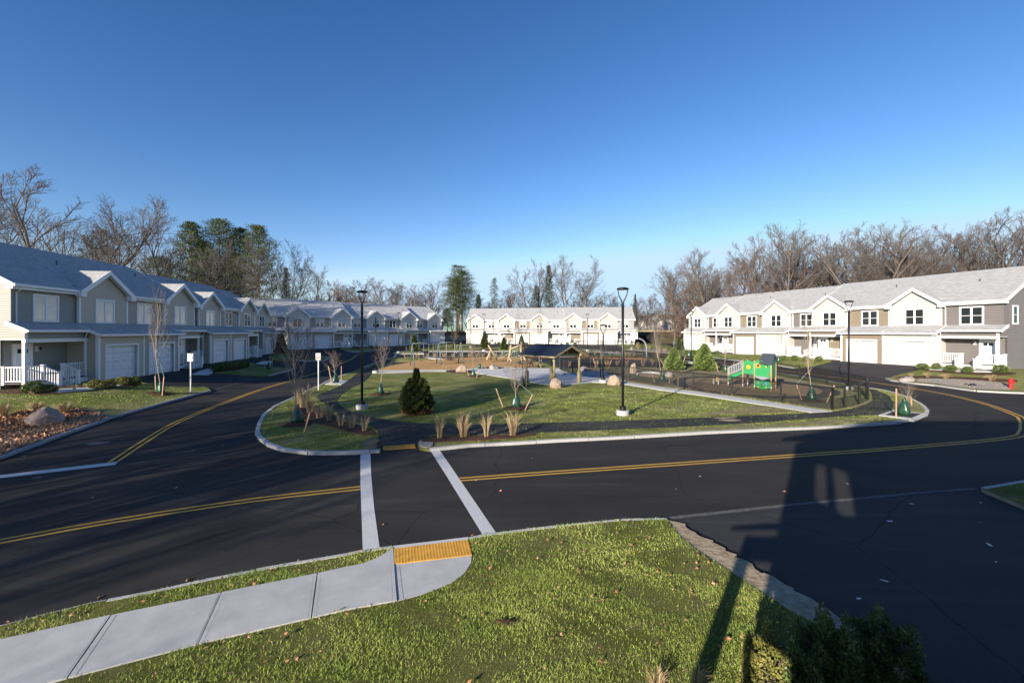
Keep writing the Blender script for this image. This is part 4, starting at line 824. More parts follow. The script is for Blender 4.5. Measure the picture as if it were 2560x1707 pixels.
# chain link fences
def fence(name, P, h, label, spc=2.4, dens=.055, wr=.0085, post=.036, skip=()):
    t = thing(name, label, 'fence', (*P[0], 0)); o = P[0]; fm = MB(); 
    mesh_v, mesh_f = [], []
    Q = [P[0]]
    for i in range(len(P) - 1):
        a, b_ = P[i], P[i + 1]; L = (b_ - a).length; k = max(1, round(L / spc))
        for j in range(1, k + 1): Q.append(a.lerp(b_, j / k))
    z = lambda p: Tz(p.x, p.y) + LW
    for i, p in enumerate(Q):
        if (p - P[0]).length > .5 and any((p - q).length < .05 for q in P) or i in (0, len(Q) - 1): r = post * 1.35
        else: r = post
        part('fence_post', MB().tube([(p.x - o.x, p.y - o.y, z(p) - .05), (p.x - o.x, p.y - o.y, z(p) + h + .04)], r, 8), M['black'], t)
    for i in range(len(Q) - 1):
        a, b_ = Q[i], Q[i + 1]; A, B = Vector((a.x - o.x, a.y - o.y, z(a))), Vector((b_.x - o.x, b_.y - o.y, z(b_)))
        part('top_rail', MB().tube([A + Vector((0, 0, h)), B + Vector((0, 0, h))], .03, 6), M['black'], t)
        part('bottom_wire', MB().tube([A + Vector((0, 0, .05)), B + Vector((0, 0, .05))], .012, 4), M['black'], t)
        L = (B - A).length; n_ = int(L / dens); nn = (B - A).normalized().cross(Vector((0, 0, 1)))
        hh = h - .05
        for s_ in (1, -1):
            for j in range(-int(hh / dens) - 1, n_ + int(hh / dens) + 1):
                x0 = j * dens; x1 = x0 + s_ * hh; z0, z1 = .03, h; 
                if s_ > 0: c0, c1 = max(0, -x0 / hh), min(1, (L - x0) / hh)
                else: c0, c1 = max(0, (x0 - L) / hh), min(1, x0 / hh)
                if c1 <= c0: continue
                def pt(c, dz): u = (x0 + s_ * hh * c) / L; return A.lerp(B, u) + Vector((0, 0, .03 + hh * c + dz))
                k = len(mesh_v); d = wr * .7
                mesh_v += [pt(c0, -d), pt(c0, d), pt(c1, d), pt(c1, -d)]; mesh_f.append((k, k + 1, k + 2, k + 3))
    fm.v = [tuple(v) for v in mesh_v]; fm.f = mesh_f
    o_ = link('chain_mesh', fm.mesh('chain_mesh', M['black'], fix=False), t); o_['kind'] = 'stuff'; return t
fP = W((1431, 934.5), (1501, 944.5), (1572, 952), (1652, 965), (1732, 972), (1829, 986.5), (1952, 1006), (2081, 1024.3))
fence('chain_link_fence', fP, 1.12, 'low black chain link fence between the white path and the play yard', 3.3)
fP2 = W((2081, 1024.3), (2112, 1019), (2147.8, 1011), (2170, 1000.8), (2166, 990), (2125, 976), (2068, 961), (1999, 949.5), (1943.7, 939.5), (1860, 928.5), (1746, 917.7))
fence('chain_link_fence', fP2, 1.12, 'black chain link fence curving round the street end of the play yard', 2.6)
fP3 = W((1746, 917.7), (1641, 919.5), (1560, 918), (1476, 918), (1400, 923.5)); fence('chain_link_fence', fP3, 1.12, 'black chain link fence on the far side of the play yard, by the ball court', 3.0)
fence('chain_link_gate', W((1400, 924), (1421, 931)), 1.12, 'black gate standing open at the plaza corner of the play yard', 1.2)
fence('chain_link_fence', W((1446, 891), (1582, 893), (1606, 897), (1704, 907)), 2.1, 'taller black chain link fence behind the ball court', 3.2, .09, .009, .04)
# swings
def swingset():
    L = at(1031, 915.3, LW + .02); Mi = at(1097, 910.6, LW + .02); Rr = at(1152.5, 908.8, LW + .02); H = 2.45
    t = thing('swing_set', 'blue-grey steel swing set with three A-frames on the tan playground', 'swing set', L); z0 = L
    d = (Rr - L).to_2d().normalized(); n_ = Vector((-d.y, d.x, 0))
    for c in (L, Mi, Rr):
        c0 = c - z0; sp = .9
        for s_ in (-1, 1): part('leg', MB().tube([c0 + n_ * s_ * sp, c0 + Vector((0, 0, H)) + n_ * s_ * .05], .055, 10), M['bluegrey'], t, True)
    for a, b_ in ((L, Mi), (Mi, Rr)): part('top_beam', MB().tube([a - z0 + Vector((0, 0, H + .03)), b_ - z0 + Vector((0, 0, H + .03))], .05, 10), M['bluegrey'], t, True)
    for x, seat in ((1052.7, 1), (1076.8, 1), (1126, 2)):
        a, b_ = (L, Mi) if x < 1097 else (Mi, Rr); u = (x - (1031 if x < 1097 else 1097)) / (66 if x < 1097 else 55.5); c = a.lerp(b_, u) - z0; dd = Vector((*d, 0)); w_ = .27 if seat == 1 else .5; zs = .5
        s = thing('swing' if seat == 1 else 'basket_swing', ('left black belt swing hanging from the left bay', 'right black belt swing hanging from the left bay', 'round black basket swing hanging from the right bay')[0 if x < 1060 else 1 if x < 1090 else 2], 'swing', c + z0)
        mb = MB()
        if seat == 1:
            mb.prism([dd * -w_ + Vector((0, -.08, zs + .05)), dd * -w_ * .6 + Vector((0, -.08, zs)), dd * w_ * .6 + Vector((0, -.08, zs)), dd * w_ + Vector((0, -.08, zs + .05)), dd * w_ * .6 + Vector((0, -.08, zs + .03)), dd * -w_ * .6 + Vector((0, -.08, zs + .03))], (0, .18, 0))
        else: mb.lathe([(.0, zs - .06), (.35, zs - .04), (.55, zs), (.58, zs + .05), (.52, zs + .06), (.3, zs), (0, zs - .02)], 20)
        part('seat', mb, M['black'], s); mb = MB()
        for s_ in (-1, 1):
            for yy in ((0,) if seat == 1 else (-.3, .3)): mb.tube([dd * w_ * s_ + Vector((0, yy, zs + .05)), dd * w_ * s_ * (.95 if seat == 1 else 1.0) + Vector((0, 0, H))], .010, 4)
        part('chain', mb, M['galv'], s)
swingset()
# climbing logs with rope net
def climber():
    o = at(1262, 902, LW + .02); t = thing('log_climber', 'climbing frame of peeled logs and ropes on the far side of the tan playground', 'climbing frame', o)
    def wp(px, py, Y): return Vector(((px - 1280) / F * Y, Y, CH - (py - HZ) / F * Y)) - o
    for a, b_, r in (((1220.4, 863, 50), (1243, 899.5, 51), .10), ((1226, 876, 50.4), (1216.5, 900, 50.0), .12), ((1226, 880, 50.6), (1228, 899.5, 52), .10), ((1277, 863, 49.5), (1270, 902.5, 49.5), .13), ((1272, 890, 49.6), (1279, 903, 48.6), .09),
                     ((1303.6, 854, 49.5), (1305, 905, 49.5), .14), ((1278, 871, 49.5), (1302, 861.5, 49.5), .09), ((1304, 882, 49.5), (1315, 903, 48.8), .09), ((1242, 899, 51), (1270, 884, 49.6), .04)):
        a, b_ = wp(*a), wp(*b_); mid = (a + b_) / 2 + Vector((random.uniform(-.08, .08), 0, random.uniform(-.06, .06))); part('log', MB().tube([a, mid, b_], [r * .85, r, r], 8), M['log'], t, True)
    mb = MB()
    for i in range(6): u = i / 5; mb.tube([wp(1278 + 25 * u, 872 - 9 * u, 49.4), wp(1271 + 33 * u, 897, 49.4)], .018, 4)
    for j in range(4): v_ = (j + 1) / 5; mb.tube([wp(1278 - 6 * v_, 871 + 26 * v_, 49.4), wp(1303 + v_, 862 + 34 * v_, 49.4)], .018, 4)
    for j in range(3): mb.tube([wp(1226, 880 + j * 5, 50.5), wp(1250, 889 + j * 3, 50), wp(1274, 876 + j * 6, 49.6)], .018, 4)
    part('rope_net', mb, M['strap'], t)
climber()
# pavilion
def pavilion():
    fr = Vector((3.06, 30.9)); a = Vector((-.65, .76)).normalized(); b_ = Vector((a.y, -a.x)); la, lb = 3.75, 3.55
    c = fr + a * la / 2 + b_ * lb / 2; z = Tz(*c) + LW + .03; t = thing('pavilion', 'open timber pavilion with dark standing seam metal roof on the plaza', 'pavilion', (c.x, c.y, z), math.atan2(a.y, a.x))
    # local x along a (ridge direction), local y = towards -b
    He, Hr = 2.12, 2.86; hx, hy = la / 2, lb / 2
    for sx in (-1, 1):
        for sy in (-1, 1):
            x, y = sx * (hx - .38), sy * (hy - .38); mb = MB().tube([(x, y, 0), (x + .02, y, 1.2), (x, y, He)], [.085, .075, .08], 8); part('post', mb, M['wood'], t, True)
            part('post_sleeve', MB().box(x - .12, x + .12, y - .12, y + .12, 0, .85), M['wood'], t)
            mb = MB().tube([(x, y, He - .55), (x - sx * .2, y, He - .2), (x - sx * .5, y, He - .03)], .035, 6).tube([(x, y, He - .55), (x, y - sy * .2, He - .2), (x, y - sy * .5, He - .03)], .035, 6); part('brace', mb, M['wood'], t)
    for sy in (-1, 1): part('beam', MB().box(-hx + .1, hx - .1, sy * (hy - .38) - .07, sy * (hy - .38) + .07, He - .04, He + .14), M['wood'], t)
    for x in (-hx + .38, 0, hx - .38): part('tie_beam', MB().box(x - .06, x + .06, -hy + .3, hy - .3, He + .0, He + .13), M['wood'], t); part('king_post', MB().box(x - .05, x + .05, -.05, .05, He + .12, Hr - .02), M['wood'], t)
    sl = (Hr - He) / hy
    for i in range(7):
        x = -hx + .06 + i * (la - .12) / 6
        for sy in (-1, 1): part('rafter', MB().bar((x, 0, Hr - .05), (x, sy * hy, He - .05), .06, .10), M['wood'], t)
    for sy in (-1, 1):
        part('metal_roof', MB().prism([(-hx - .1, 0, Hr + .03), (-hx - .1, sy * (hy + .08), He - .0), (-hx - .1, sy * (hy + .08), He + .03), (-hx - .1, 0, Hr + .06)], (la + .2, 0, 0)), M['metalroof'], t)
        for i in range(11):
            x = -hx - .08 + i * (la + .16) / 10; part('roof_seam', MB().bar((x, 0, Hr + .075), (x, sy * (hy + .08), He + .045), .025, .045), M['metalroof'], t)
        part('fascia', MB().box(-hx - .1, hx + .1, sy * (hy + .08) - .015, sy * (hy + .08) + .015, He - .10, He + .01), M['wood'], t)
    for sx in (-1, 1):
        for sy in (-1, 1): part('barge_board', MB().bar((sx * (hx + .09), 0, Hr - .03), (sx * (hx + .09), sy * (hy + .06), He - .05), .03, .12), M['wood'], t)
        part('ridge_cap', MB().box(-hx - .1, hx + .1, -.06, .06, Hr + .06, Hr + .09), M['metalroof'], t) if sx > 0 else None
pavilion()
# picnic table behind the pavilion
def picnic():
    p = at(1315, 919, LW); t = thing('picnic_table', 'dark metal picnic table on the plaza edge behind the pavilion', 'table', p, .3)
    part('table_top', MB().box(-.8, .8, -.35, .35, .72, .76), M['black'], t)
    for s_ in (-1, 1):
        part('bench', MB().box(-.8, .8, s_ * .7 - .13, s_ * .7 + .13, .42, .46), M['black'], t)
        part('leg', MB().bar((s_ * .6, -.7, 0), (s_ * .6, 0, .72), .05, .05).bar((s_ * .6, .7, 0), (s_ * .6, 0, .72), .05, .05).bar((s_ * .6, -.75, .42), (s_ * .6, .75, .42), .05, .05), M['black'], t)
picnic()
# toddler play tower
def tower():
    def g(px, py): return at(px, py, LW + .03)
    o = g(1878, 966); t = thing('play_tower', 'green and yellow toddler play tower with ramp, clubhouse and grey pitched roof', 'play tower', o)
    P1, P2, P3, P4, P5, P6, P7 = [g(*q) - o for q in ((1820.6, 964.5), (1857, 969), (1869, 965), (1886, 972), (1928, 976.5), (1939, 973), (1829.5, 961.5))]
    up = lambda p, z: Vector((p.x, p.y, p.z + z)); mm = lambda a, b_, u: a.lerp(b_, u)
    for p, h in ((P1, 1.35), (P2, 1.95), (P3, 1.9), (P4, 1.95), (P5, 1.85), (P6, 1.85), (P7, 1.35)):
        part('post', MB().tube([up(p, .3), up(p, h)], .055, 10), M['wood'], t, True); part('post_foot', MB().tube([up(p, -.02), up(p, .34)], .05, 10), M['galv'], t, True)
    def panel(name, m, pts, th=.03):
        a = pts[1] - pts[0]; b_ = pts[-1] - pts[0]; n_ = a.cross(b_).normalized() * th; return part(name, MB().prism([q - n_ / 2 for q in pts], n_), M[m], t)
    # ramp side: green lower board, grey slotted board
    panel('ramp_panel', 'pgreen', [up(P1, .42), up(P2, .98), up(P2, 1.22), up(P1, .70)])
    for i in range(6):
        a, b_ = mm(P1, P2, .04 + i * .16), mm(P1, P2, .13 + i * .16); zz = lambda u: .76 + .52 * u; u0, u1 = .04 + i * .16, .13 + i * .16
        panel('ramp_slat', 'pgrey', [up(a, zz(u0)), up(b_, zz(u1)), up(b_, zz(u1) + .58), up(a, zz(u0) + .58)])
    for z0, h_ in ((.76, .10), (1.24, .12)): panel('ramp_rail', 'pgrey', [up(P1, z0), up(P2, z0 + .54), up(P2, z0 + .54 + h_), up(P1, z0 + h_)], .04)
    panel('ramp_floor', 'pdark', [up(P1, .42), up(P2, .98), up(P3, .98), up(P7, .42)], .04)
    sun_p = panel('sun_panel', 'pgreen', [up(P2, 1.02), up(P4, .98), up(P4, 1.86), up(mm(P2, P4, .5), 1.93), up(P2, 1.86)])
    c = up(mm(P2, P4, .5), 1.48); f_ = (P4 - P2).normalized(); nrm = f_.cross(Vector((0, 0, 1)))
    if nrm.y > 0: nrm = -nrm
    def disc(name, c, r, m, n_=18, th=.02): a = [c + nrm * .02 + (f_ * math.cos(2 * math.pi * k / n_) + Vector((0, 0, 1)) * math.sin(2 * math.pi * k / n_)) * r for k in range(n_)]; return part(name, MB().prism(a, nrm * th), M[m], t)
    disc('sun_face', c, .15, 'porange')
    mb = MB()
    for k in range(14):
        an = 2 * math.pi * k / 14; e = f_ * math.cos(an) + Vector((0, 0, 1)) * math.sin(an); mb.bar(c + nrm * .03 + e * .19, c + nrm * .03 + e * .25, .02, .02)
    part('sun_rays', mb, M['pdark'], t)
    panel('clubhouse_wall', 'pgreen', [up(P4, .92), up(P5, .86), up(P5, 1.78), up(mm(P4, P5, .45), 1.95), up(P4, 1.92)])
    f_ = (P5 - P4).normalized(); nrm = f_.cross(Vector((0, 0, 1)));
    if nrm.y > 0: nrm = -nrm
    q = up(mm(P4, P5, .24), 1.62); a = .15
    for s0, s1, z0, z1 in ((-a, a, .09, a), (-a, a, -a, -.09), (-a, -.09, -.09, .09), (.09, a, -.09, .09)): part('window_frame', MB().prism([q + nrm * .02 + f_ * s0 + Vector((0, 0, z0)), q + nrm * .02 + f_ * s1 + Vector((0, 0, z0)), q + nrm * .02 + f_ * s1 + Vector((0, 0, z1)), q + nrm * .02 + f_ * s0 + Vector((0, 0, z1))], nrm * .03), M['porange'], t)
    part('window_opening', MB().prism([q + nrm * .018 + f_ * x + Vector((0, 0, z_)) for x, z_ in ((-.085, -.085), (.085, -.085), (.085, .085), (-.085, .085))], nrm * .005), M['pdark'], t)
    for u, z_, r, m in ((.66, 1.70, .045, 'black'), (.79, 1.66, .045, 'black'), (.69, 1.56, .055, 'porange'), (.86, 1.08, .05, 'red')): disc('knob', up(mm(P4, P5, u), z_), r, m, 10)
    n_ = 12; pts = [up(P4, .92)] + [up(mm(P4, P5, k / n_), .90 - .22 * math.sin(math.pi * k / n_)) for k in range(n_ + 1)] + [up(P5, .86)]
    a_ = nrm * .015; part('grey_bib', MB().prism([p + a_ for p in pts], nrm * .02), M['pgrey'], t)
    pts = [up(P4, .60), up(P5, .58), up(P5, .2)] + [up(mm(P5, P4, k / 8), .16 - .10 * math.sin(math.pi * k / 8)) for k in range(9)]
    part('counter_panel', MB().prism([p for p in pts], nrm * .03), M['pgreen'], t)
    disc('dial', up(mm(P4, P5, .25), .44), .075, 'pgrey'); disc('blue_dial', up(mm(P4, P5, .72), .44), .08, 'blue'); disc('orange_knob', up(mm(P4, P5, .25), .17), .05, 'porange'); disc('orange_knob', up(mm(P4, P5, .72), .19), .05, 'porange')
    part('lever', MB().bar(up(mm(P4, P5, .47), .16) + nrm * .05, up(mm(P4, P5, .47), .44) + nrm * .05, .03, .03).bar(up(mm(P4, P5, .40), .24) + nrm * .05, up(mm(P4, P5, .54), .24) + nrm * .05, .03, .03).bar(up(mm(P4, P5, .2), .29) + nrm * .05, up(mm(P4, P5, .32), .29) + nrm * .05, .03, .02), M['pdark'], t)
    back = P4 + (P6 - P5)
    panel('clubhouse_side', 'pgreen', [up(P5, .86), up(P6, .9), up(P6, 1.78), up(P5, 1.78)])
    panel('clubhouse_back', 'pgreen', [up(back, .86), up(P6, .86), up(P6, 1.7), up(back, 1.7)])
    part('post', MB().tube([up(back, 0), up(back, 1.8)], .055, 8), M['wood'], t)
    panel('upper_floor', 'pdark', [up(P2, .96), up(P4, .96), up(P3 + (P4 - P2), .96), up(P3, .96)], .05); panel('upper_floor', 'pdark', [up(P4, .9), up(P5, .88), up(P6, .88), up(back, .9)], .05)
    panel('lower_floor', 'pdark', [up(P4, .14), up(P5, .14), up(P6, .14), up(back, .14)], .05)
    for z0 in (.15, .42): part('side_step', MB().bar(up(P5, z0), up(P6, z0), .05, .12), M['porange'], t)
    panel('net_panel', 'pgrey', [up(mm(P5, P6, .15), .2), up(mm(P5, P6, .85), .2), up(mm(P5, P6, .85), .5), up(mm(P5, P6, .15), .5)], .02)
    # grey roof on the right half
    r0, r1 = mm(P4, P5, .45), P5; e0, e1 = mm(back, P6, .45), P6; f2 = (P5 - P4).normalized() * .12; nb = -nrm * .12
    R0 = up(mm(r0, e0, .5), 2.42) - f2; R1 = up(mm(r1, e1, .5), 2.42) + f2
    for a0, a1 in ((r0 + nrm * .15, r1 + nrm * .15), (e0 - nrm * .15, e1 - nrm * .15)): part('roof', MB().prism([up(a0, 1.74) - f2, up(a1, 1.74) + f2, R1, R0], (0, 0, .03)), M['pdark'], t)
    part('roof_gable', MB().prism([up(r1, 1.78), up(e1, 1.78), R1 - f2 - Vector((0, 0, .05))], f_ * .03), M['pgreen'], t)
    # low balance bench at the left end
    B0, B1 = g(1796, 961) - o, g(1784, 959) - o
    part('bench_board', MB().bar(up(P1, .42), up(B0, .42), .28, .05), M['pgrey'], t); part('bench_board', MB().bar(up(B0, .30), up(B1, .30), .25, .05), M['pgrey'], t)
    panel('yellow_plate', 'porange', [up(B0, .22), up(B0 + Vector((-.16, .0, 0)), .22), up(B0 + Vector((-.16, 0, 0)), .52), up(B0, .52)])
    for p in (B0, B1, B0 + Vector((.35, .5, 0))): part('bench_foot', MB().tube([up(p, 0), up(p, .36)], .05, 8), M['galv'], t)
    for u in (.25, .72): part('finial', MB().lathe([(0, 0), (.05, .03), (.05, .06), (0, .1)], 8, up(mm(P2, P4, u) if u < .5 else mm(P4, P5, .2), 1.93)), M['wood'], t)
tower()
# basketball hoop
def hoop():
    p = at(1616.5, 901, LW); t = thing('basketball_hoop', 'white basketball backboard with red rim on a curved grey pole beside the ball court', 'basketball hoop', p)
    def wp(px, py): return Vector(((px - 1280) / F * p.y, p.y, CH - (py - HZ) / F * p.y)) - p
    part('pole', MB().tube([(0, 0, 0), wp(1616, 866), wp(1613, 857), wp(1607, 850), wp(1600, 847), wp(1592, 847)], .09, 10), M['galv'], t, True)
    part('arm', MB().tube([wp(1600, 847), wp(1592, 838)], .03, 6).tube([wp(1599, 846), wp(1592, 844)], .03, 6), M['galv'], t)
    b0, b1, z1, z0 = wp(1575, 830), wp(1591.5, 830), wp(0, 830).z, wp(0, 850).z
    mb = MB(); mb.box(b0.x, b1.x, -.45, -.40, z0 + .12, z1); part('backboard', mb, M['white'], t)
    rx, rz_ = (wp(1582.5, 0).x), wp(0, 845).z; mb = MB()
    for x0, x1, a, c in ((rx - .25, rx + .25, .42, .47), (rx - .25, rx - .20, 0, .47), (rx + .2, rx + .25, 0, .47)): mb.box(x0, x1, -.46, -.452, rz_ + a, rz_ + c)
    part('target_square', mb, M['hred'], t)
    ring_ = [(rx + .23 * math.cos(k * math.pi / 8) - .1, -.72 + .23 * math.sin(k * math.pi / 8), rz_) for k in range(17)]; part('rim', MB().tube(ring_, .025, 6), M['hred'], t)
    mb = MB()
    for k in range(10): an = k * math.pi / 5; mb.tube([(rx - .1 + .23 * math.cos(an), -.72 + .23 * math.sin(an), rz_), (rx - .1 + .13 * math.cos(an + .5), -.72 + .13 * math.sin(an + .5), rz_ - .4)], .009, 3)
    part('net', mb, M['white'], t)
hoop()
# hydrant
def hydrant():
    p = at(2527, 971, LW - .02); t = thing('fire_hydrant', 'red fire hydrant on the grass edge at the far right', 'fire hydrant', p, .5, s=.98)
    part('barrel', MB().lathe([(.17, 0), (.17, .04), (.10, .05), (.10, .40), (.145, .41), (.145, .46), (.11, .47), (.11, .54), (.13, .55), (.13, .58)], 16), M['red'], t, False)
    part('bonnet', MB().lathe([(.13, .58), (.115, .63), (.07, .69), (.03, .71), (.03, .76), (0, .76)], 16), M['red'], t, True)
    for a in (0, math.pi, -math.pi / 2):
        d = Vector((math.cos(a), math.sin(a), 0)); r = .055 if a >= 0 else .075; part('outlet_cap', MB().tube([d * .09 + Vector((0, 0, .46)), d * .18 + Vector((0, 0, .46))], r, 8).tube([d * .18 + Vector((0, 0, .46)), d * .215 + Vector((0, 0, .46))], .025, 6), M['red'], t)
    t2 = thing('drain_cover', 'small dark drain hood with green lid in the gravel near the hydrant', 'drain', at(2431, 965, LW)); part('hood', MB().lathe([(.24, 0), (.22, .1), (.12, .17), (0, .19)], 14), M['black'], t2); part('lid', MB().box(-.2, .2, -.28, -.2, 0, .05), M['strap'], t2)
    t3 = thing('valve_box', 'tiny dark valve cap in the gravel left of the drain hood', 'valve cap', at(2415, 962, LW)); part('cap', MB().lathe([(.08, 0), (.08, .1), (0, .12)], 8), M['black'], t3)
hydrant()
# signs
def sign(px, py, hpx, wpx, plate_px, label, text=None, face=M['white'], rz=0):
    p = at(px, py, LW if px > 600 or px < 500 else LW); k = p.y / F; H = hpx * k; t = thing('road_sign', label, 'sign', p, rz)
    part('sign_post', MB().bar((0, 0, 0), (0, 0, H - .05), .065, .045, (0, 1, 0)), M['galv'], t)
    w_, h_ = wpx * k, plate_px * k; pl = part('sign_plate', MB().box(-w_ / 2, w_ / 2, -.05, -.04, H - h_, H), face, t)
    if text:
        for s, z, size in text:
            cu = bpy.data.curves.new('lettering', 'FONT'); cu.body = s; cu.size = size * h_; cu.align_x = 'CENTER'; cu.extrude = .001; ob = bpy.data.objects.new('tmp', cu); col.objects.link(ob)
            bpy.context.view_layer.update(); me = bpy.data.meshes.new_from_object(ob.evaluated_get(bpy.context.evaluated_depsgraph_get())); bpy.data.objects.remove(ob)
            me.materials.clear(); me.materials.append(M['hred']); xs = [v.co.x for v in me.vertices]; f_ = min(1, .82 * w_ / (max(xs) - min(xs)))
            l = link('lettering', me, pl, (0, -.053, H - h_ + h_ * z), sc_=(f_, 1, 1)); l.rotation_euler = (R(90), 0, 0)
sign(796, 975, 92.5, 12.6, 17.3, 'white sign reading NO PARKING in red on a grey post beside the curving path', (('NO', .52, .33), ('PARKING', .17, .30)), face=mat('sign_face', (.50, .47, .43), .5))
sign(476.5, 982, 98.5, 12.6, 19.5, 'blank-backed sign on a grey post at the kerb in front of the left townhouse row', rz=R(12), face=M['vinyl'])
sign(1684.7, 893, 40, 6, 9, 'distant sign post seen from behind in front of the right bank', face=M['bluegrey'])
# street trees: watering bags and stakes
def bagmesh(seed, h=.85):
    rd = random.Random(seed); mb = MB(); n_ = 18; prof = [(.22, 0), (.29, .10), (.30, .28), (.26, .48), (.21, .66), (.14, .82), (.075, .93), (.10, 1.0)]
    for r, z in prof:
        for j in range(n_): t = 2 * math.pi * j / n_; k = r * (1 + .16 * math.sin(3 * t + seed) * (1 - z) + rd.uniform(-.09, .09)); mb.v.append((k * math.cos(t), k * math.sin(t) * .8, z * h + rd.uniform(-.012, .012)))
    for i in range(len(prof) - 1):
        for j in range(n_): q = (j + 1) % n_; mb.f.append((i * n_ + j, i * n_ + q, (i + 1) * n_ + q, (i + 1) * n_ + j))
    mb.f.append(tuple(range(n_ * 7, n_ * 8))); return mb.mesh('watering_bag', M['bag'], True)
BAG = [bagmesh(s) for s in range(4)]
def stake(px0, py0, px1, py1, label, strap_to=None, off=LW):
    a = at(px0, py0, off); Y = a.y; b_ = Vector(((px1 - 1280) / F * Y, Y, CH - (py1 - HZ) / F * Y)); t = thing('tree_stake', label, 'stake', a, 0, 'wooden tree stakes')
    part('stake', MB().bar((0, 0, -.05), b_ - a, .042, .042, (0, 1, 0)), M['stake'], t)
    if strap_to: part('strap', MB().bar(b_ - a, Vector(strap_to) - a, .04, .008), M['strap'], t)
# ------------------------------------------------------------ plants
def frames(d):
    d = d / np.linalg.norm(d); a = np.cross(d, [0, 0, 1.0]) if abs(d[2]) < .95 else np.cross(d, [1.0, 0, 0]); a /= np.linalg.norm(a); return d, a, np.cross(d, a)
class Tubes:
    def __init__(s): s.V = []; s.Fc = []; s.n = 0
    def add(s, pts, rad, k):
        pts = np.asarray(pts); m = len(pts); d, a, b_ = frames(pts[-1] - pts[0]); t = np.arange(k) * 2 * math.pi / k; ring = np.cos(t)[:, None] * a + np.sin(t)[:, None] * b_
        V = pts[:, None, :] + ring[None] * np.asarray(rad)[:, None, None]; s.V.append(V.reshape(-1, 3)); i = np.arange(m - 1)[:, None] * k; j = np.arange(k)[None]; q = (j + 1) % k
        s.Fc.append(np.stack([i + j + 0 * q, i + q, i + k + q, i + k + j], -1).reshape(-1, 4) + s.n); s.n += m * k
    def mesh(s, name, m, smooth=True): return np_mesh(name, np.concatenate(s.V), np.concatenate(s.Fc), m, smooth=smooth)
def bare_tree(seed, H=18., spread=.5, up=.35, n1=13, n2=6, n3=6, n4=6, trunk_r=.26, start=.22, multi=1, twig='twig', bark='bark', wob=.12, tw=.016):
    rd = np.random.default_rng(seed); TR = Tubes(); TW = Tubes()
    def branch(p, d, L, r0, r1, segs, k, T_, grav):
        pts = [p]; dirs = []
        for i in range(segs):
            d = d + rd.normal(0, wob, 3) + np.array([0, 0, grav]); d /= np.linalg.norm(d); p = p + d * L / segs; pts.append(p); dirs.append(d)
        T_.add(pts, np.linspace(r0, r1, segs + 1), k); return pts, dirs
    def kids(pts, dirs, n_, lo, ang, rL, r, level, grav):
        for i in range(n_):
            u = lo + (1 - lo) * (i + rd.uniform(0, 1)) / n_; x = u * (len(pts) - 1); j = min(int(x), len(pts) - 2); p = pts[j] * (1 - (x - j)) + pts[j + 1] * (x - j); d0 = dirs[j]
            az = rd.uniform(0, 2 * math.pi); _, a, b_ = frames(d0); an = ang * rd.uniform(.7, 1.3); d = d0 * math.cos(an) + (a * math.cos(az) + b_ * math.sin(az)) * math.sin(an); d[2] += up * .22; d /= np.linalg.norm(d)
            L = rL * (1.15 - .55 * u) * rd.uniform(.75, 1.25); rr = r * (1.1 - .5 * u)
            if level == 2: q, e = branch(p, d, L, rr, rr * .45, 4, 4, TR, grav); kids(q, e, n3, .15, .65, L * .52, rr * .45, 3, grav)
            elif level == 3: q, e = branch(p, d, L, max(rr, tw), tw * .8, 3, 3, TW, grav); kids(q, e, n4, .1, .55, L * .62, tw, 4, grav)
            elif level == 4: branch(p, d, L, tw * .75, tw * .25, 2, 3, TW, grav)
    for t in range(multi):
        ta = 6.283 * t / multi + seed; tl = (.30 if multi < 4 else .55) * (multi > 1) * rd.uniform(.7, 1.2); d = np.array([math.cos(ta) * tl, math.sin(ta) * tl, 1.0]); pts, dirs = branch(np.array([0., 0, 0]), d, H * .84, trunk_r, trunk_r * .18, 7, 8, TR, .05)
        for i in range(n1):
            u = start + (1 - start) * ((i + rd.uniform(0, .9)) / n1); x = u * (len(pts) - 1); j = min(int(x), len(pts) - 2); p = pts[j] * (1 - (x - j)) + pts[j + 1] * (x - j)
            az = i * 2.4 + rd.uniform(-.5, .5); el = spread * (1.45 - .85 * u); d = np.array([math.cos(az) * math.sin(el * 1.5), math.sin(az) * math.sin(el * 1.5), math.cos(el * 1.5) + up]); d /= np.linalg.norm(d)
            L = H * .42 * (1.18 - .72 * u) * rd.uniform(.8, 1.2); rr = trunk_r * .42 * (1.15 - .7 * u)
            q, e = branch(p, d, L, rr, rr * .3, 5, 5, TR, .03); kids(q, e, n2, .2, .6, L * .48, rr * .5, 2, .02)
    return TR.mesh('trunk', M[bark]), TW.mesh('twigs', M[twig], False)
def place_tree(v, loc, rz, s, label, group=None, name='bare_tree', cat='tree'):
    t = thing(name, label, cat, loc, rz, group, s); link('trunk', v[0], t); link('crown', v[1], t); return t
BT = [bare_tree(11, 18, .50, .45, 16, 7, 6, 6, wob=.10, tw=.011), bare_tree(12, 18, .60, .40, 15, 7, 6, 6, start=.2, wob=.10, tw=.011), bare_tree(13, 18, .50, .5, 9, 6, 6, 6, multi=3, trunk_r=.17, start=.3, wob=.07, tw=.011), bare_tree(14, 18, .50, .45, 17, 7, 6, 6, twig='twig_red', start=.2, wob=.10, tw=.011),
      bare_tree(15, 18, .62, .38, 9, 6, 6, 6, trunk_r=.27, multi=3, start=.22, wob=.12, tw=.014)]
BT.append(bare_tree(16, 18, .50, .40, 10, 6, 6, 6, trunk_r=.22, multi=5, start=.26, wob=.08, tw=.012))
BUSH = [bare_tree(21, 9, .75, .35, 7, 5, 6, 6, multi=3, trunk_r=.09, start=.08, twig='twig_red', tw=.014), bare_tree(22, 9, .6, .3, 7, 5, 6, 6, multi=3, trunk_r=.10, start=.08, tw=.014)]
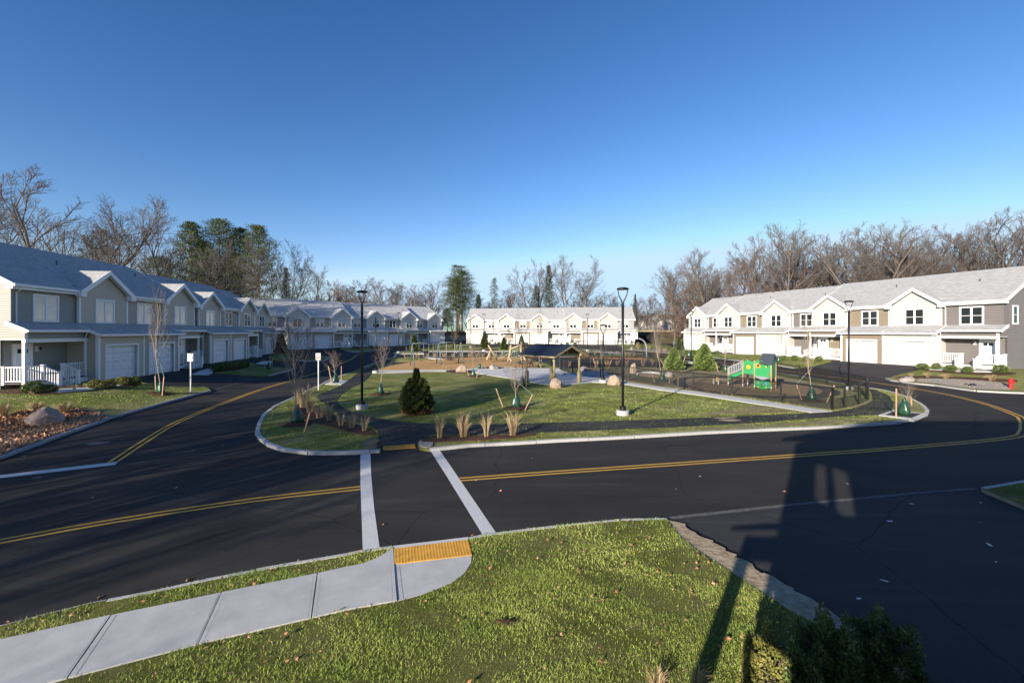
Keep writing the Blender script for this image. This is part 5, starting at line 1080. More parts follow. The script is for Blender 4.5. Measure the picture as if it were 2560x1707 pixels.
def tree_px(v, px, top, Y, label, rz=None, wide=1.0, group='bare trees behind the townhouses', H=18., name='bare_tree', sink=.0):
    X = (px - 1280) / F * Y; z = Tz(X, Y) - sink; h = CH + (HZ - top) / F * Y - z; s = h / H; return place_tree(v, (X, Y, z), random.uniform(0, 6.28) if rz is None else rz, (s * wide, s * wide, s), label, group, name)
# heights of the variants as built
def hgt(v): return max(max(c.co.z for c in v[1].vertices), .1)
HB = [hgt(v) for v in BT]; HBu = [hgt(v) for v in BUSH]
left = [(5, 78, 430, 44, 'huge spreading bare oak behind the roof at the far left', 1.35), (2, 195, 640, 58, 'thin crooked bare tree between the big left oak and the lone pine', .8), (1, 300, 560, 58, 'slender leaning bare tree just right of the lone pine', .8), (0, 420, 524, 60, 'tall bare tree in front of the left side of the pine stand', 1.0),
        (4, 545, 585, 66, 'pale-limbed bare tree in front of the middle of the pine stand', .8), (0, 640, 600, 76, 'bare tree in front of the right side of the pine stand', .8), (2, 708, 596, 86, 'bare tree right beside the pine stand', .9), (1, 778, 655, 100, 'lone dark bare tree over the left end of the pale grey row', .9)]
for i, px, top, Y, lb, wd in left: tree_px(BT[i], px, top, Y, lb, wide=wd, H=HB[i])
mid = [(3, 858, 699, 140), (0, 905, 700, 150), (3, 945, 687, 140), (1, 985, 704, 150), (3, 1030, 706, 138), (0, 1078, 697, 140), (3, 1055, 722, 150), (1, 1290, 715, 150), (0, 1215, 740, 160), (3, 1265, 728, 145), (1, 1480, 688, 134), (3, 1445, 722, 150), (0, 1540, 735, 150), (3, 1620, 730, 140), (0, 1652, 722, 138), (3, 1590, 742, 150), (2, 1500, 735, 160), (0, 885, 712, 146), (1, 1005, 712, 146)]
mid.sort(key=lambda k: k[1])
for n_, (i, px, top, Y) in enumerate(mid): tree_px(BT[i], px, top, Y, '%s from the left of the distant bare trees beyond the two far townhouse rows' % ORD[n_], H=HB[i], wide=1.4)
tree_px(BT[4], 1340, 645, 132, 'great pale bare tree, the left of the pair behind the cream townhouse row', H=HB[4], wide=.95); tree_px(BT[2], 1418, 634, 130, 'great pale bare tree, the right of the pair behind the cream townhouse row', H=HB[2], wide=1.15)
right = [(1, 1686, 666, 104), (3, 1738, 640, 95), (0, 1780, 615, 82), (1, 1841, 618, 82), (3, 1900, 585, 74), (0, 1951, 562, 66), (3, 2012, 580, 68), (1, 2075, 600, 70), (4, 2143, 545, 61), (0, 2253, 553, 62), (1, 2367, 548, 60), (4, 2437, 532, 58), (2, 2500, 560, 58), (1, 2556, 515, 54), (0, 2660, 500, 52), (3, 1815, 640, 96), (1, 2200, 590, 72), (3, 2310, 585, 70), (5, 1720, 655, 110), (5, 1985, 585, 74), (5, 2330, 575, 66), (5, 2205, 575, 68)]
right.sort(key=lambda k: k[1])
for n_, (i, px, top, Y) in enumerate(right): tree_px(BT[i], px, top, Y, '%s from the left of the tall bare trees above the right-hand townhouse roof' % (ORD[n_] if n_ < 20 else 'twenty-' + ORD[n_ - 20]), H=HB[i], wide=1.12 if Y > 60 else 1.05)
bu = [(0, 2294, 640, 64), (0, 1760, 700, 92), (1, 1860, 680, 84), (0, 1930, 670, 80), (1, 1990, 665, 76), (0, 2050, 655, 72), (1, 2110, 650, 70), (0, 2200, 640, 66), (0, 1700, 735, 112), (1, 1650, 770, 128), (0, 1625, 790, 126), (1, 1600, 760, 140), (0, 1560, 770, 136), (1, 1690, 785, 120), (0, 2380, 640, 62), (1, 2460, 630, 60),
      (0, 1100, 765, 134), (1, 1130, 770, 130), (0, 880, 730, 130), (1, 1010, 735, 132), (0, 830, 720, 120), (1, 930, 735, 128), (0, 1250, 745, 138), (1, 1460, 745, 138), (0, 1520, 765, 140), (1, 800, 700, 112), (0, 1720, 760, 118), (1, 1170, 765, 128), (0, 1205, 760, 134), (1, 1320, 740, 138), (0, 1390, 745, 138), (1, 1070, 745, 134)]
bu.sort(key=lambda k: k[1])
for n_, (i, px, top, Y) in enumerate(bu): tree_px(BUSH[i], px, top, Y, '%s of 32 brown sapling thickets behind the townhouses, counting from the left' % (ORD[n_] if n_ < 20 else str(n_ + 1) + ('st' if n_ % 10 == 0 and n_ != 10 else 'nd' if n_ % 10 == 1 else 'rd' if n_ % 10 == 2 else 'th')), H=HBu[i], wide=1.35, group='brown sapling thickets behind the townhouses', name='sapling_thicket')
# shade trees behind and left of the viewpoint (their long shadows rake across the road)
for n_, (u, v_, s) in enumerate(((-20, -17, .85), (-17, -22, 1.0), (-14, -15, .62), (-11, -22, .62), (-22.5, -27, .8), (-29, -60, 1.1), (-18.5, -32, 1.15), (-24, -48, 1.1), (-12.5, -34, .85), (9, -26, .85))):
    X, Y = u * .813 + v_ * .582, -u * .582 + v_ * .813
    if X > -1 and Y > -12: Y = -14
    i = (1, 0, 4, 3, 0, 1, 3, 0, 1, 0)[n_]; place_tree(BT[i], (X, Y, Tz(X, Y)), n_ * 1.1, s, 'bare tree standing behind the viewpoint, known only by its long shadow', 'bare trees behind the viewpoint')
# conifers ----------------------------------------------------
def leafcards(C, D, L, Wd, rd, droop=0):
    """one thin triangle-ish quad per centre C along direction D"""
    n_ = len(C); D = D / np.linalg.norm(D, axis=1, keepdims=True); a = np.cross(D, rd.normal(0, 1, (n_, 3))); a /= np.linalg.norm(a, axis=1, keepdims=True); L = np.broadcast_to(L, n_)[:, None]; Wd = np.broadcast_to(Wd, n_)[:, None]
    V = np.stack([C - a * Wd * .5, C + D * L * .5 - a * Wd, C + D * L, C + D * L * .5 + a * Wd], 1).reshape(-1, 3); return V, np.arange(n_ * 4).reshape(-1, 4)
def pine(seed, H=20., W_=5., bare=.35, nb=80, clump=34, m='pine', tiers=True, Ls=.55, conic=.5, trunks=1, droop=.0):
    rd = np.random.default_rng(seed); TR = Tubes(); C, D, TI = [], [], []
    for tr in range(trunks):
        ox, oy = (0, 0) if trunks == 1 else rd.uniform(-1.1, 1.1, 2); hh = H * (1 if tr == 0 else rd.uniform(.75, .95)); top = np.array([ox * 1.6, oy * 1.6, hh]); pts = [np.array([ox, oy, 0]) * (1 - t) + top * t + rd.normal(0, .08, 3) * (0 < t < 1) for t in np.linspace(0, 1, 7)]
        TR.add(pts, np.linspace(.30, .03, 7), 8)
        for i in range(nb):
            u = bare + (1 - bare) * ((i + .5) / nb) ** .9; z = hh * u; t = (u - bare) / (1 - bare); prof = (1 - t) ** conic * (.55 + .45 * min(1, t * 4)) if conic > .1 else 1
            az = i * 2.399 + rd.uniform(-.4, .4); L = W_ * prof * rd.uniform(.55, 1.1) + .25; base = np.array([ox + (top[0] - ox) * u, oy + (top[1] - oy) * u, z]); el = .05 + .5 * t - droop; d = np.array([math.cos(az) * math.cos(el), math.sin(az) * math.cos(el), math.sin(el)]); tip = base + d * L + np.array([0, 0, .12 * L])
            TR.add([base, (base + tip) / 2 - np.array([0, 0, .05 * L]), tip], [.05, .035, .012], 3)
            k = int(clump * (.5 + L / W_)); uu = rd.uniform(.25, 1.0, k) ** .7; c = base[None] + (tip - base)[None] * uu[:, None]; sp = L * .15 + .12; c = c + rd.normal(0, 1, (k, 3)) * np.array([sp, sp, sp * .32]); C.append(c)
            D.append(d[None] * .5 + rd.normal(0, .7, (k, 3)) + np.array([0, 0, .35])); TI.append(np.clip(rd.normal(.35, .25, k) + (rd.uniform() - .5) * .5, 0, 1))
    C, D, TI = np.concatenate(C), np.concatenate(D), np.concatenate(TI); V, Fc = leafcards(C, D, rd.uniform(.6, 1.2, len(C)) * Ls, rd.uniform(.10, .2, len(C)) * Ls, rd)
    return TR.mesh('trunk', M['pinebark']), np_mesh('needles', V, Fc, M[m], np.repeat(TI, 4))
PN = [pine(1, 20, 4.6, .40, 95, 170, conic=.45, Ls=.27), pine(2, 20, 3.8, .34, 95, 170, conic=.5, Ls=.27), pine(3, 20, 4.6, .30, 66, 150, conic=.42, trunks=3, Ls=.30), pine(4, 20, 3.2, .12, 120, 130, m='spruce', conic=.85, droop=.3, Ls=.26), pine(5, 20, 3.9, .25, 60, 170, conic=.4, Ls=.27)]
def pine_px(i, px, top, Y, label, wide=1.0): X = (px - 1280) / F * Y; z = Tz(X, Y); s = (CH + (HZ - top) / F * Y - z) / 20.6; t = place_tree(PN[i], (X, Y, z), px * .37, (s * wide, s * wide, s), label, 'evergreen trees behind the townhouses', 'pine_tree'); return t
for i, px, top, Y, lb, wd in ((4, 252, 573, 60, 'lone round-topped pine behind the left roof', .95), (0, 395, 640, 82, 'low spreading pine at the left foot of the pine stand', 1.3), (1, 478, 552, 78, 'leftmost tall pine of the dense stand behind the left row', 1.15), (0, 548, 546, 80, 'tallest pine, left of the middle of the dense stand', 1.0), (1, 600, 566, 84, 'dark pine in the middle of the dense stand', 1.1),
                              (0, 645, 562, 80, 'rightmost tall pine of the dense stand, with bare lower trunk', .95), (1, 510, 600, 88, 'pine at the back of the dense stand, left side', 1.3), (3, 715, 665, 98, 'small dark spruce to the right of the pine stand', .9), (1, 575, 640, 90, 'lower pine at the back of the dense stand, right side', 1.3),
                              (2, 1150, 660, 128, 'big full white pine with pale trunks in the gap between the two far rows', 1.28), (1, 1196, 735, 132, 'shorter pine leaning against the big white pine', .8), (4, 1236, 694, 132, 'small open-crowned pine behind the left end of the cream row', .62), (3, 1372, 660, 128, 'dark pointed spruce between the pair of great bare trees', .95),
                              (3, 1340, 712, 130, 'short dark spruce left of the pointed spruce', 1.2), (3, 1588, 733, 124, 'dark narrow evergreen by the right end of the cream row', .75), (1, 1118, 770, 118, 'low evergreen at the foot of the big white pine', 1.6)): pine_px(i, px, top, Y, lb, wd)
# small evergreens -------------------------------------------
def evergreen(seed, H, Rd, n_=9000, m='arb', L=.07, shape='cone', dead=0, top=None):
    rd = np.random.default_rng(seed); u = rd.uniform(0, 1, n_) ** 1.15; az = rd.uniform(0, 2 * math.pi, n_)
    pf = {'cone': lambda u: np.minimum(1, (u + .10) * 6) * (1 - u) ** .75, 'arb': lambda u: np.minimum(1, (u + .10) * 5) * np.where(u < .78, (1 - (u / .98) ** 2.4), .30 * (1 - u) ** .4), 'round': lambda u: np.sqrt(np.clip(1 - (2 * u - .9) ** 2 / 1.25, 0.02, 1))}[shape]
    lump = 1 + .22 * np.sin(az * 5 + u * 14 + seed) * np.cos(u * 23 + az * 2) + .14 * np.sin(az * 9 - u * 31); rr = Rd * pf(u) * lump * (1 - np.abs(rd.normal(0, .14, n_))); rr = np.maximum(rr, .01)
    C = np.stack([rr * np.cos(az), rr * np.sin(az), u * H + .03], 1) + rd.normal(0, .02, (n_, 3)) * H * .35; D = np.stack([np.cos(az), np.sin(az), np.full(n_, .75)], 1) + rd.normal(0, .45, (n_, 3)); ti = np.clip(.35 + (lump - 1) * 2.0 + rd.normal(0, .22, n_), 0, 1)
    V, Fc = leafcards(C, D, rd.uniform(.7, 1.4, n_) * L, rd.uniform(.18, .34, n_) * L, rd); fo = np_mesh('foliage', V, Fc, M[m], np.repeat(ti, 4)); T_ = Tubes(); T_.add([np.array([0, 0, 0.]), np.array([0, 0, H * .9])], [.05 * Rd + .02, .01], 6); return T_.mesh('stem', M['bark']), fo
def put_ever(v, px, py, hpx, wpx, H0, R0, label, name='evergreen_tree', cat='evergreen tree', group=None, off=LW, rz=None):
    p = at(px, py, off); k = p.y / F; sx = wpx * k / (2 * R0); sz = hpx * k / H0; t = thing(name, label, cat, p, random.uniform(0, 6) if rz is None else rz, group, (sx, sx, sz)); link('stem', v[0], t); link('foliage', v[1], t); return t
E1 = evergreen(31, 2.0, .7, 26000, 'arb', .075, 'arb'); E2 = evergreen(32, 2.0, .8, 10000, 'shrub', .16, 'cone'); E3 = evergreen(33, 2.0, .75, 5000, 'arb', .2, 'cone')
t = put_ever(E1, 1041, 1034, 109, 74, 2.0, .7, 'large dark conical arborvitae with browned base on the lawn', off=LW)
rd = np.random.default_rng(5); n_ = 1600; az = rd.uniform(0, 6.28, n_); u = rd.uniform(0, .22, n_); rr = .62 * np.minimum(1, (u + .1) * 5) * rd.uniform(.85, 1.08, n_); C = np.stack([rr * np.cos(az), rr * np.sin(az), u * 2 * rd.uniform(.3, 1.1, n_) + .02], 1)
V, Fc = leafcards(C, np.stack([np.cos(az), np.sin(az), -.1 + 0 * az], 1) + rd.normal(0, .5, (n_, 3)), .10, .028, rd); link('brown_foliage', np_mesh('brown_foliage', V, Fc, M['arbdead'], rd.uniform(0, 1, n_).repeat(4)), t)
sheet('mulch_bed', smooth([at(1038, 1035, LW).to_2d() + Vector((math.cos(a) * .9, math.sin(a) * .75 + .5)) for a in np.linspace(0, 6.28, 13)[:-1]]), LW + .02, M['leafbed'], .4, .04, jag=.04)
put_ever(E2, 1684, 924, 50, 43, 2.0, .8, 'bushy young pine inside the far fence, left of its twin'); put_ever(E2, 1761, 926, 62, 50, 2.0, .8, 'bushy young pine inside the far fence, the right and taller of the pair')
for v, px, py, h, w_, lb in ((E3, 1211, 869, 34, 19, 'young conifer beside the distant lamp post at the left of the cream row'), (E3, 1259.7, 873, 28, 17, 'neat cone-shaped conifer in front of the second porch of the cream row'), (E3, 1304, 864, 24, 15, 'small conifer behind the log climber'), (E3, 1036, 878.5, 38, 21, 'yellowish young conifer behind the left swing frame'),
                             (E3, 703, 884, 46, 26, 'dark conifer in the corner where the two left rows meet'), (E3, 1648, 863, 24, 18, 'young pine in front of the dark retaining fence'), (E3, 1697, 874, 30, 15, 'young pine beside the far end of the right-hand row')): put_ever(v, px, py, h, w_, 2.0, .75, lb, group='young conifers near the far rows')
S1 = evergreen(41, .8, .45, 2600, 'shrub', .09, 'round'); S2 = evergreen(42, .8, .45, 2600, 'shrub_y', .09, 'round'); S3 = evergreen(43, .8, .45, 1500, 'shrub', .12, 'round')
for n_, (px, py, h, w_) in enumerate(((2306, 923, 14, 21), (2341, 924, 15, 17), (2377, 929, 16, 21), (2419, 932, 15, 18), (2502, 932, 18, 26))): put_ever(S1, px, py, h, w_, .8, .45, '%s round green shrub from the left along the porch walk of the nearest right-hand unit' % ORD[n_], 'shrub', 'shrub')
for n_, (px, py, h, w_) in enumerate(((1717, 884, 9, 10), (1735, 884, 9, 11), (1747, 881, 8, 8), (1793, 885, 8, 9), (1959, 901, 11, 13), (1986, 901, 12, 14), (2015, 902, 11, 13), (2047, 904, 12, 15))): put_ever(S3, px, py, h, w_, .8, .45, '%s from the left of the small shrubs before the middle porches of the right-hand row' % ORD[n_], 'shrub', 'shrub')
put_ever(S1, 85, 983, 26, 38, .8, .45, 'dark shrub at the foot of the left porch stairs', 'shrub', 'shrub'); put_ever(S1, 122, 981, 18, 28, .8, .45, 'dark shrub just right of the left porch stairs', 'shrub', 'shrub')
for n_, (px, py, h, w_) in enumerate(((240, 972, 21, 28), (273, 969, 19, 25), (306, 963, 20, 25), (337, 963, 21, 24))): put_ever(S2 if n_ < 3 else S1, px, py, h, w_, .8, .45, '%s of the four clipped yellow-green shrubs before the nearest left garage' % ORD[n_], 'shrub', 'shrub')
for n_, (px, py, h, w_) in enumerate(((545, 927, 18, 26), (563, 926, 17, 22), (581, 923, 17, 20), (599, 921, 17, 20), (613, 918, 16, 17))): put_ever(S1, px, py, h, w_, .8, .45, '%s shrub from the left in the hedge between the driveways of the left row' % ORD[n_], 'shrub', 'shrub')
for n_, (px, py) in enumerate(((885, 872), (895, 872.5), (928, 870), (940, 869), (1222, 861), (1247, 861), (1316, 862), (1418, 862), (1437, 862))): put_ever(S3, px, py, 6, 7, .8, .45, '%s from the left of the tiny distant shrubs along the porches of the far rows' % ORD[n_], 'shrub', 'shrub')
# big foreground shrubs at the bottom right
for px, Yb, hh, rr, v, lb in ((1918, 4.70, .78, .25, 'shrub_y', 'sunlit yellow-green shrub at the bottom edge, left of the dark shrubs'), (2070, 4.75, .92, .34, 'shrub', 'dark leafy shrub at the bottom edge, middle of the three beside the driveway'), (2208, 4.95, .80, .37, 'shrub', 'dark leafy shrub overhanging the driveway edge, rightmost of the three'), (1995, 4.55, .72, .25, 'shrub', 'dark low shrub between the sunlit shrub and the middle one')):
    hh = hh / .70; p = Vector(((px - 1280) / F * Yb, Yb, 0))
    rd = np.random.default_rng(int(px)); n_ = 6000; k = rd.normal(0, 1, (n_, 3)); k /= np.linalg.norm(k, axis=1, keepdims=True); k[:, 2] = np.abs(k[:, 2]) * 1.0; l = 1 + .22 * np.sin(k[:, 0] * 7 + px) * np.cos(k[:, 1] * 6) + .1 * np.sin(k[:, 2] * 13); k *= (rd.uniform(.55, 1, n_) ** .4 * l)[:, None]
    C = k * np.array([rr, rr, hh * .62]); V, Fc = leafcards(C, k + rd.normal(0, .6, (n_, 3)) + np.array([0, 0, .6]), rd.uniform(.03, .05, n_), rd.uniform(.010, .017, n_), rd)
    t = thing('shrub', lb, 'shrub', (p.x, p.y, LW)); link('foliage', np_mesh('foliage', V, Fc, M[v], np.clip(.3 + (l - 1) * 1.6 + rd.normal(0, .2, n_), 0, 1).repeat(4)), t); T_ = Tubes()
    for j in range(26): a = j * 2.4; T_.add([np.array([0, 0, 0.]), np.array([math.cos(a) * rr * .45, math.sin(a) * rr * .45, hh * .3]), np.array([math.cos(a) * rr * .8, math.sin(a) * rr * .8, hh * .5])], [.012, .009, .004], 4)
    link('stems', T_.mesh('stems', M['bark']), t)
# ornamental grasses -------------------------------------------
def tuft(seed, n_=130, H=1.0, spread=.16, lean=.25, wd=.012, plume=True, mound=False):
    rd = np.random.default_rng(seed); V, Fc, TI = [], [], []; k = 0
    for i in range(n_):
        az = rd.uniform(0, 6.28); r = spread * math.sqrt(rd.uniform()) * .6; h = H * rd.uniform(.45, 1.0); b0 = np.array([math.cos(az) * r, math.sin(az) * r, 0]); le = lean * rd.uniform(.2, 1.3) * H; a2 = az + rd.normal(0, .7)
        if mound: pts = [b0, b0 + np.array([math.cos(az) * le * .5, math.sin(az) * le * .5, h * .8]), b0 + np.array([math.cos(az) * le * 1.1, math.sin(az) * le * 1.1, h * .85]), b0 + np.array([math.cos(az) * le * 1.6, math.sin(az) * le * 1.6, h * .45])]
        else: pts = [b0, b0 + np.array([math.cos(a2) * le * .25, math.sin(a2) * le * .25, h * .5]), b0 + np.array([math.cos(a2) * le * .7, math.sin(a2) * le * .7, h * .85]), b0 + np.array([math.cos(a2) * le * 1.3, math.sin(a2) * le * 1.3, h])]
        s = np.array([-math.sin(az + 1), math.cos(az + 1), 0]); ws = [wd * .5, wd * .55, wd * .45, .001]
        if plume and rd.uniform() < .3: ws = [wd * .25, wd * .25, wd * 1.3, .003]
        for p, w_ in zip(pts, ws): V += [p - s * w_, p + s * w_]
        for j in range(3): Fc.append((k + 2 * j, k + 2 * j + 1, k + 2 * j + 3, k + 2 * j + 2))
        TI += [rd.uniform(0, 1)] * 8; k += 8
    return np_mesh('blades', np.array(V), np.array(Fc), M['straw'], TI)
TU = [tuft(1, 90, 1, .16, .17, .007), tuft(2, 130, 1, .20, .22, .007), tuft(3, 70, 1, .13, .2, .007), tuft(4, 110, 1, .25, .32, .009), tuft(5, 420, 1, .45, .55, mound=True, plume=False)]
def grass_px(v, px, py, hpx, label, wide=1.0, group='dry ornamental grasses', off=LW + .03):
    p = at(px, py, off); s = hpx * p.y / F; o = link('ornamental_grass', TU[v], None, p, random.uniform(0, 6), (s * wide, s * wide, s)); return tag(o, label, 'ornamental grass', group)
for n_, (v, px, py, h) in enumerate(((0, 1099, 1095, 60), (1, 1158, 1092, 64), (2, 1216, 1091.5, 64), (1, 1282, 1088, 62))): grass_px(v, px, py, h, '%s from the left of the four straw-coloured grass clumps along the near path' % ORD[n_])
for n_, (v, px, py, h, wd) in enumerate(((1, 760, 1018, 58, 1.3), (1, 775, 1031, 42, 1.4), (3, 799, 1045, 36, 1.2), (1, 822, 1052, 44, 1.0), (3, 852, 1064, 30, 1.2), (3, 880, 1069, 40, 1.0), (2, 911, 1077, 45, 1.4), (1, 748, 1010, 40, 1.2))): grass_px(v, px, py, h, '%s from the back of the brown grass clumps on the island tip' % ORD[n_], wd)
for px, py, h, wd, lb in ((10, 1040, 38, .8, 'rounded grass mound cut by the left edge'), (92, 1027, 28, 1.0, 'rounded dry grass mound behind the pinkish boulder'), (162, 1032, 31, 1.2, 'rounded dry grass mound right of the pinkish boulder'), (2319, 943, 15, 1.0, 'left rounded grass mound before the right-hand porch'), (2365, 947, 16, 1.2, 'middle rounded grass mound before the right-hand porch'), (2479, 951, 18, 1.2, 'right rounded grass mound before the right-hand porch'), (2278, 942, 11, 1.0, 'small grass mound by the driveway corner at right')): grass_px(4, px, py, h, lb, wd * .62)
for n_, x in enumerate((560, 800, 940, 1050, 1175, 1300, 1420, 1535, 1635, 1725, 1890, 1980)): grass_px(n_ % 3, 900 + x / 5.6, 893, 12, '%s from the left in the row of small grass clumps along the parking lot' % ORD[n_], 1.5)
for n_, (x, y, h) in enumerate(((1492, 918, 19), (1517, 917, 20), (1543, 917, 20), (1565, 917, 21), (1608, 915, 19), (1631, 913, 16), (1424, 915, 14))): grass_px(n_ % 3, x, y, h, '%s among the grass clumps standing against the ball court fence' % ORD[n_], 1.3)
for n_, (x, y) in enumerate(((1469, 888), (1488, 887), (1525, 887), (1543, 887), (1565, 889), (1574, 890), (1584, 890), (1595, 872), (1623, 874), (1650, 879), (1662, 880), (1594, 864))): grass_px(n_ % 3, x, y, 11, '%s among the distant grass clumps beyond the ball court' % ORD[n_], 1.6)
for n_, (x, y, h) in enumerate(((1107, 922, 13), (1118, 926, 14), (1128, 925, 14), (1214, 921, 12), (1352, 920, 12))): grass_px(n_ % 3, x, y, h, '%s of the thin grass clumps on the front edge of the tan playground' % ORD[n_], .9)
for n_, (x, y, h) in enumerate(((74, 985, 10), (186, 975, 15), (212, 966, 10), (82, 988, 9))): grass_px(3, x, y, h, '%s small dry grass plant in the bed before the left porch' % ORD[n_])
grass_px(3, 1742, 1720, 60, 'tangle of dry stems at the bottom edge left of the sunlit shrub', 1.2); grass_px(3, 1640, 1722, 50, 'pale dry grass clump cut by the bottom edge', 1.6)
# young street trees ---------------------------------------------
def young(seed, H=5., spread=.45, n1=22, tw=.006, r=.035, start=.3, bark='bark_pale', n2=5, twig='twig'): return bare_tree(seed, H, spread, .45, n1, n2, 3, 0, r, start, 1, twig, bark, .08, tw)
YT = [young(61, 5, .38, 24, start=.30, n2=3), young(62, 5, .55, 20, start=.35), young(63, 5, .30, 24, start=.40), young(64, 5, .5, 16, start=.35, twig='twig_red')]
HY = [hgt(v) for v in YT]
def ytree(i, px, py, top, label, wide=1.0, bag=0, bh=1.0, off=LW, mound=True, rz=None):
    p = at(px, py, off); k = p.y / F; h = (py - top) * k; s = h / HY[i]; t = thing('young_tree', label, 'young tree', p, random.uniform(0, 6) if rz is None else rz, 'young street trees round the park', (s * wide, s * wide, s)); link('trunk', YT[i][0], t); link('crown', YT[i][1], t)
    if bag is not None: o = link('watering_bag', BAG[bag], None, (p.x, p.y, p.z + .02), random.uniform(0, 6), bh); tag(o, ' '.join(('green watering bag of the ' + label.split(',')[0].replace('young tree', 'tree')).split()[:16]), 'watering bag', 'green watering bags')
    if mound: mulch_ring(px, py)
    return p
p = ytree(0, 400.5, 984, 700, 'young tree on the left lawn, glowing against the garages', .62, 0, .8); stake(390, 982, 388, 940, 'left stake of the tree on the left lawn', (p.x, p.y, 2.2)); stake(405.5, 989, 410, 942, 'right stake of the tree on the left lawn', (p.x, p.y, 2.2))
p = ytree(1, 742, 1060, 785, 'young tree with spreading twigs, on the near left tip of the island', 1.0, 1, .85); stake(733, 1035, 731, 1009, 'left stake behind the island tip tree'); stake(760, 1079, 775, 1030, 'right leaning stake by the island tip tree')
p = ytree(3, 839, 957, 872, 'young tree in the concrete pit beside the curving path', 1.5, 2, .9, mound=False); stake(831, 963, 821, 915, 'left stake by the concrete pit tree'); stake(853, 951, 853.5, 915, 'right stake by the concrete pit tree')
p = ytree(3, 951, 985.5, 840, 'young tree on the lawn behind the left lamp post', .9, 3, .85); stake(953, 980, 953, 945, 'pale stake by the tree behind the left lamp post')
ytree(2, 1183, 941, 842, 'slim young tree at the edge of the playground, right of the brown boulder', .7, 0, .75); stake(1173, 942, 1166, 920, 'left stake by the playground edge tree'); stake(1191, 944, 1196, 924, 'right stake by the playground edge tree')
ytree(2, 1199, 922, 862, 'thin young tree between the two playground boulders', .7, 1, .72, mound=False)
p = ytree(1, 1291, 1020, 886, 'crooked young tree on the main lawn in front of the pavilion', 1.25, 2, .85, rz=1.0); stake(1258, 1017, 1240, 971, 'left leaning stake by the main lawn tree'); stake(1310.6, 1026, 1331, 986, 'right leaning stake with strap by the main lawn tree', (p.x, p.y, CH - (952 - HZ) / F * p.y))
ytree(0, 1306, 966, 767, 'tall slim young tree at the left front corner of the pavilion', .62, 3, .85, rz=2); stake(1315, 968, 1316.5, 935, 'stake by the pavilion corner tree')
ytree(2, 1349, 918, 764, 'very tall thin young tree behind the pavilion', .5, 0, .8, mound=False); stake(1353, 917, 1353, 898, 'stake by the tree behind the pavilion')
ytree(2, 1503.5, 925, 862, 'thin young tree behind the short lamp post, inside the fence', .6, 1, .6, mound=False); stake(1489, 919.5, 1483, 895.5, 'left stake behind the short lamp post'); stake(1518, 925.5, 1529, 900, 'right stake behind the short lamp post')
p = ytree(2, 1656, 955, 795, 'slim young tree in front of the left bushy pine, inside the fence', .8, 2, .85, mound=False); stake(1637, 954.5, 1626, 926.5, 'front left stake by the slim fenced tree'); stake(1672, 959, 1678, 931, 'right stake by the slim fenced tree'); stake(1666, 923, 1650, 897, 'rear leaning stake by the slim fenced tree', (p.x, p.y, 1.9)); stake(1695, 965, 1695, 944, 'short pale stake beside the brown play surface')
stake(1702, 924, 1713, 891, 'stake right of the left bushy pine'); stake(1763, 927, 1766, 893, 'orange stake in front of the right bushy pine'); stake(1045, 1030, 1070, 985, 'stake leaning on the big arborvitae'); stake(1012, 981, 1011, 970, 'short white peg on the lawn beside the big arborvitae')
ytree(0, 1812.7, 930, 828, 'young tree left of the play tower, inside the fence', .6, 3, .75, mound=False); stake(1796, 930, 1789, 906, 'left stake by the tree beside the play tower'); stake(1833, 911, 1836.5, 903, 'right stake by the tree beside the play tower')
ytree(0, 1946.7, 905, 815, 'young tree on the far grass in front of the right-hand row, above the play tower', .8, 0, .8, mound=False)
p = ytree(0, 2030, 1003, 762, 'tall young tree at the right end of the fenced play yard', .62, 1, .95, rz=3); stake(2005, 1001, 1990.6, 960, 'left stake by the tree at the end of the play yard', (p.x, p.y, 2.0)); stake(2066, 1006, 2086, 963, 'pale leaning stake by the corner gate post')
p = ytree(3, 2261, 1038, 950, 'small spreading tree in the shaded pit by the right-hand road', 1.6, 2, .9, mound=False, off=LW + .04); stake(2240, 1043, 2241, 971, 'tall dark stake in front of the shaded pit tree'); stake(2279, 1013, 2277, 990, 'short stake behind the shaded pit tree')
ytree(0, 672, 922.5, 774, 'young tree on the grass island between the left driveways', .75, 3, .8, mound=False); stake(663, 924, 659, 896.5, 'left stake on the island between the left driveways'); stake(679, 919, 682, 894, 'right stake on the island between the left driveways')
ytree(2, 726, 884, 782, 'thin young tree before the first garage of the pale grey row', .8, None, mound=False); ytree(2, 768.6, 884, 799, 'thin young tree before the second garage of the pale grey row', .8, None, mound=False)
ytree(3, 1133, 870, 820, 'small reddish tree in the gap between the two far rows', 1.6, 0, .9, mound=False); ytree(2, 1237, 862, 790, 'thin tree before the first porch of the cream row', .5, 1, .9, mound=False); stake(1124, 871, 1121, 862, 'left stake by the small reddish tree'); stake(1140, 871, 1143, 862, 'right stake by the small reddish tree')
ytree(2, 1278, 889, 845, 'very thin tree behind the log climber', .5, 2, .9, mound=False); ytree(2, 1422, 868, 790, 'thin tree before the right porches of the cream row', .5, 3, .9, mound=False); ytree(2, 1723, 893, 850, 'small tree at the far end of the right-hand lawn', .7, 0, .9, mound=False)
ytree(2, 1018, 894.5, 860, 'thin tree on the small grass patch left of the swings', .5, None, mound=False); stake(1014, 895, 1008, 880, 'stake on the small grass patch left of the swings')
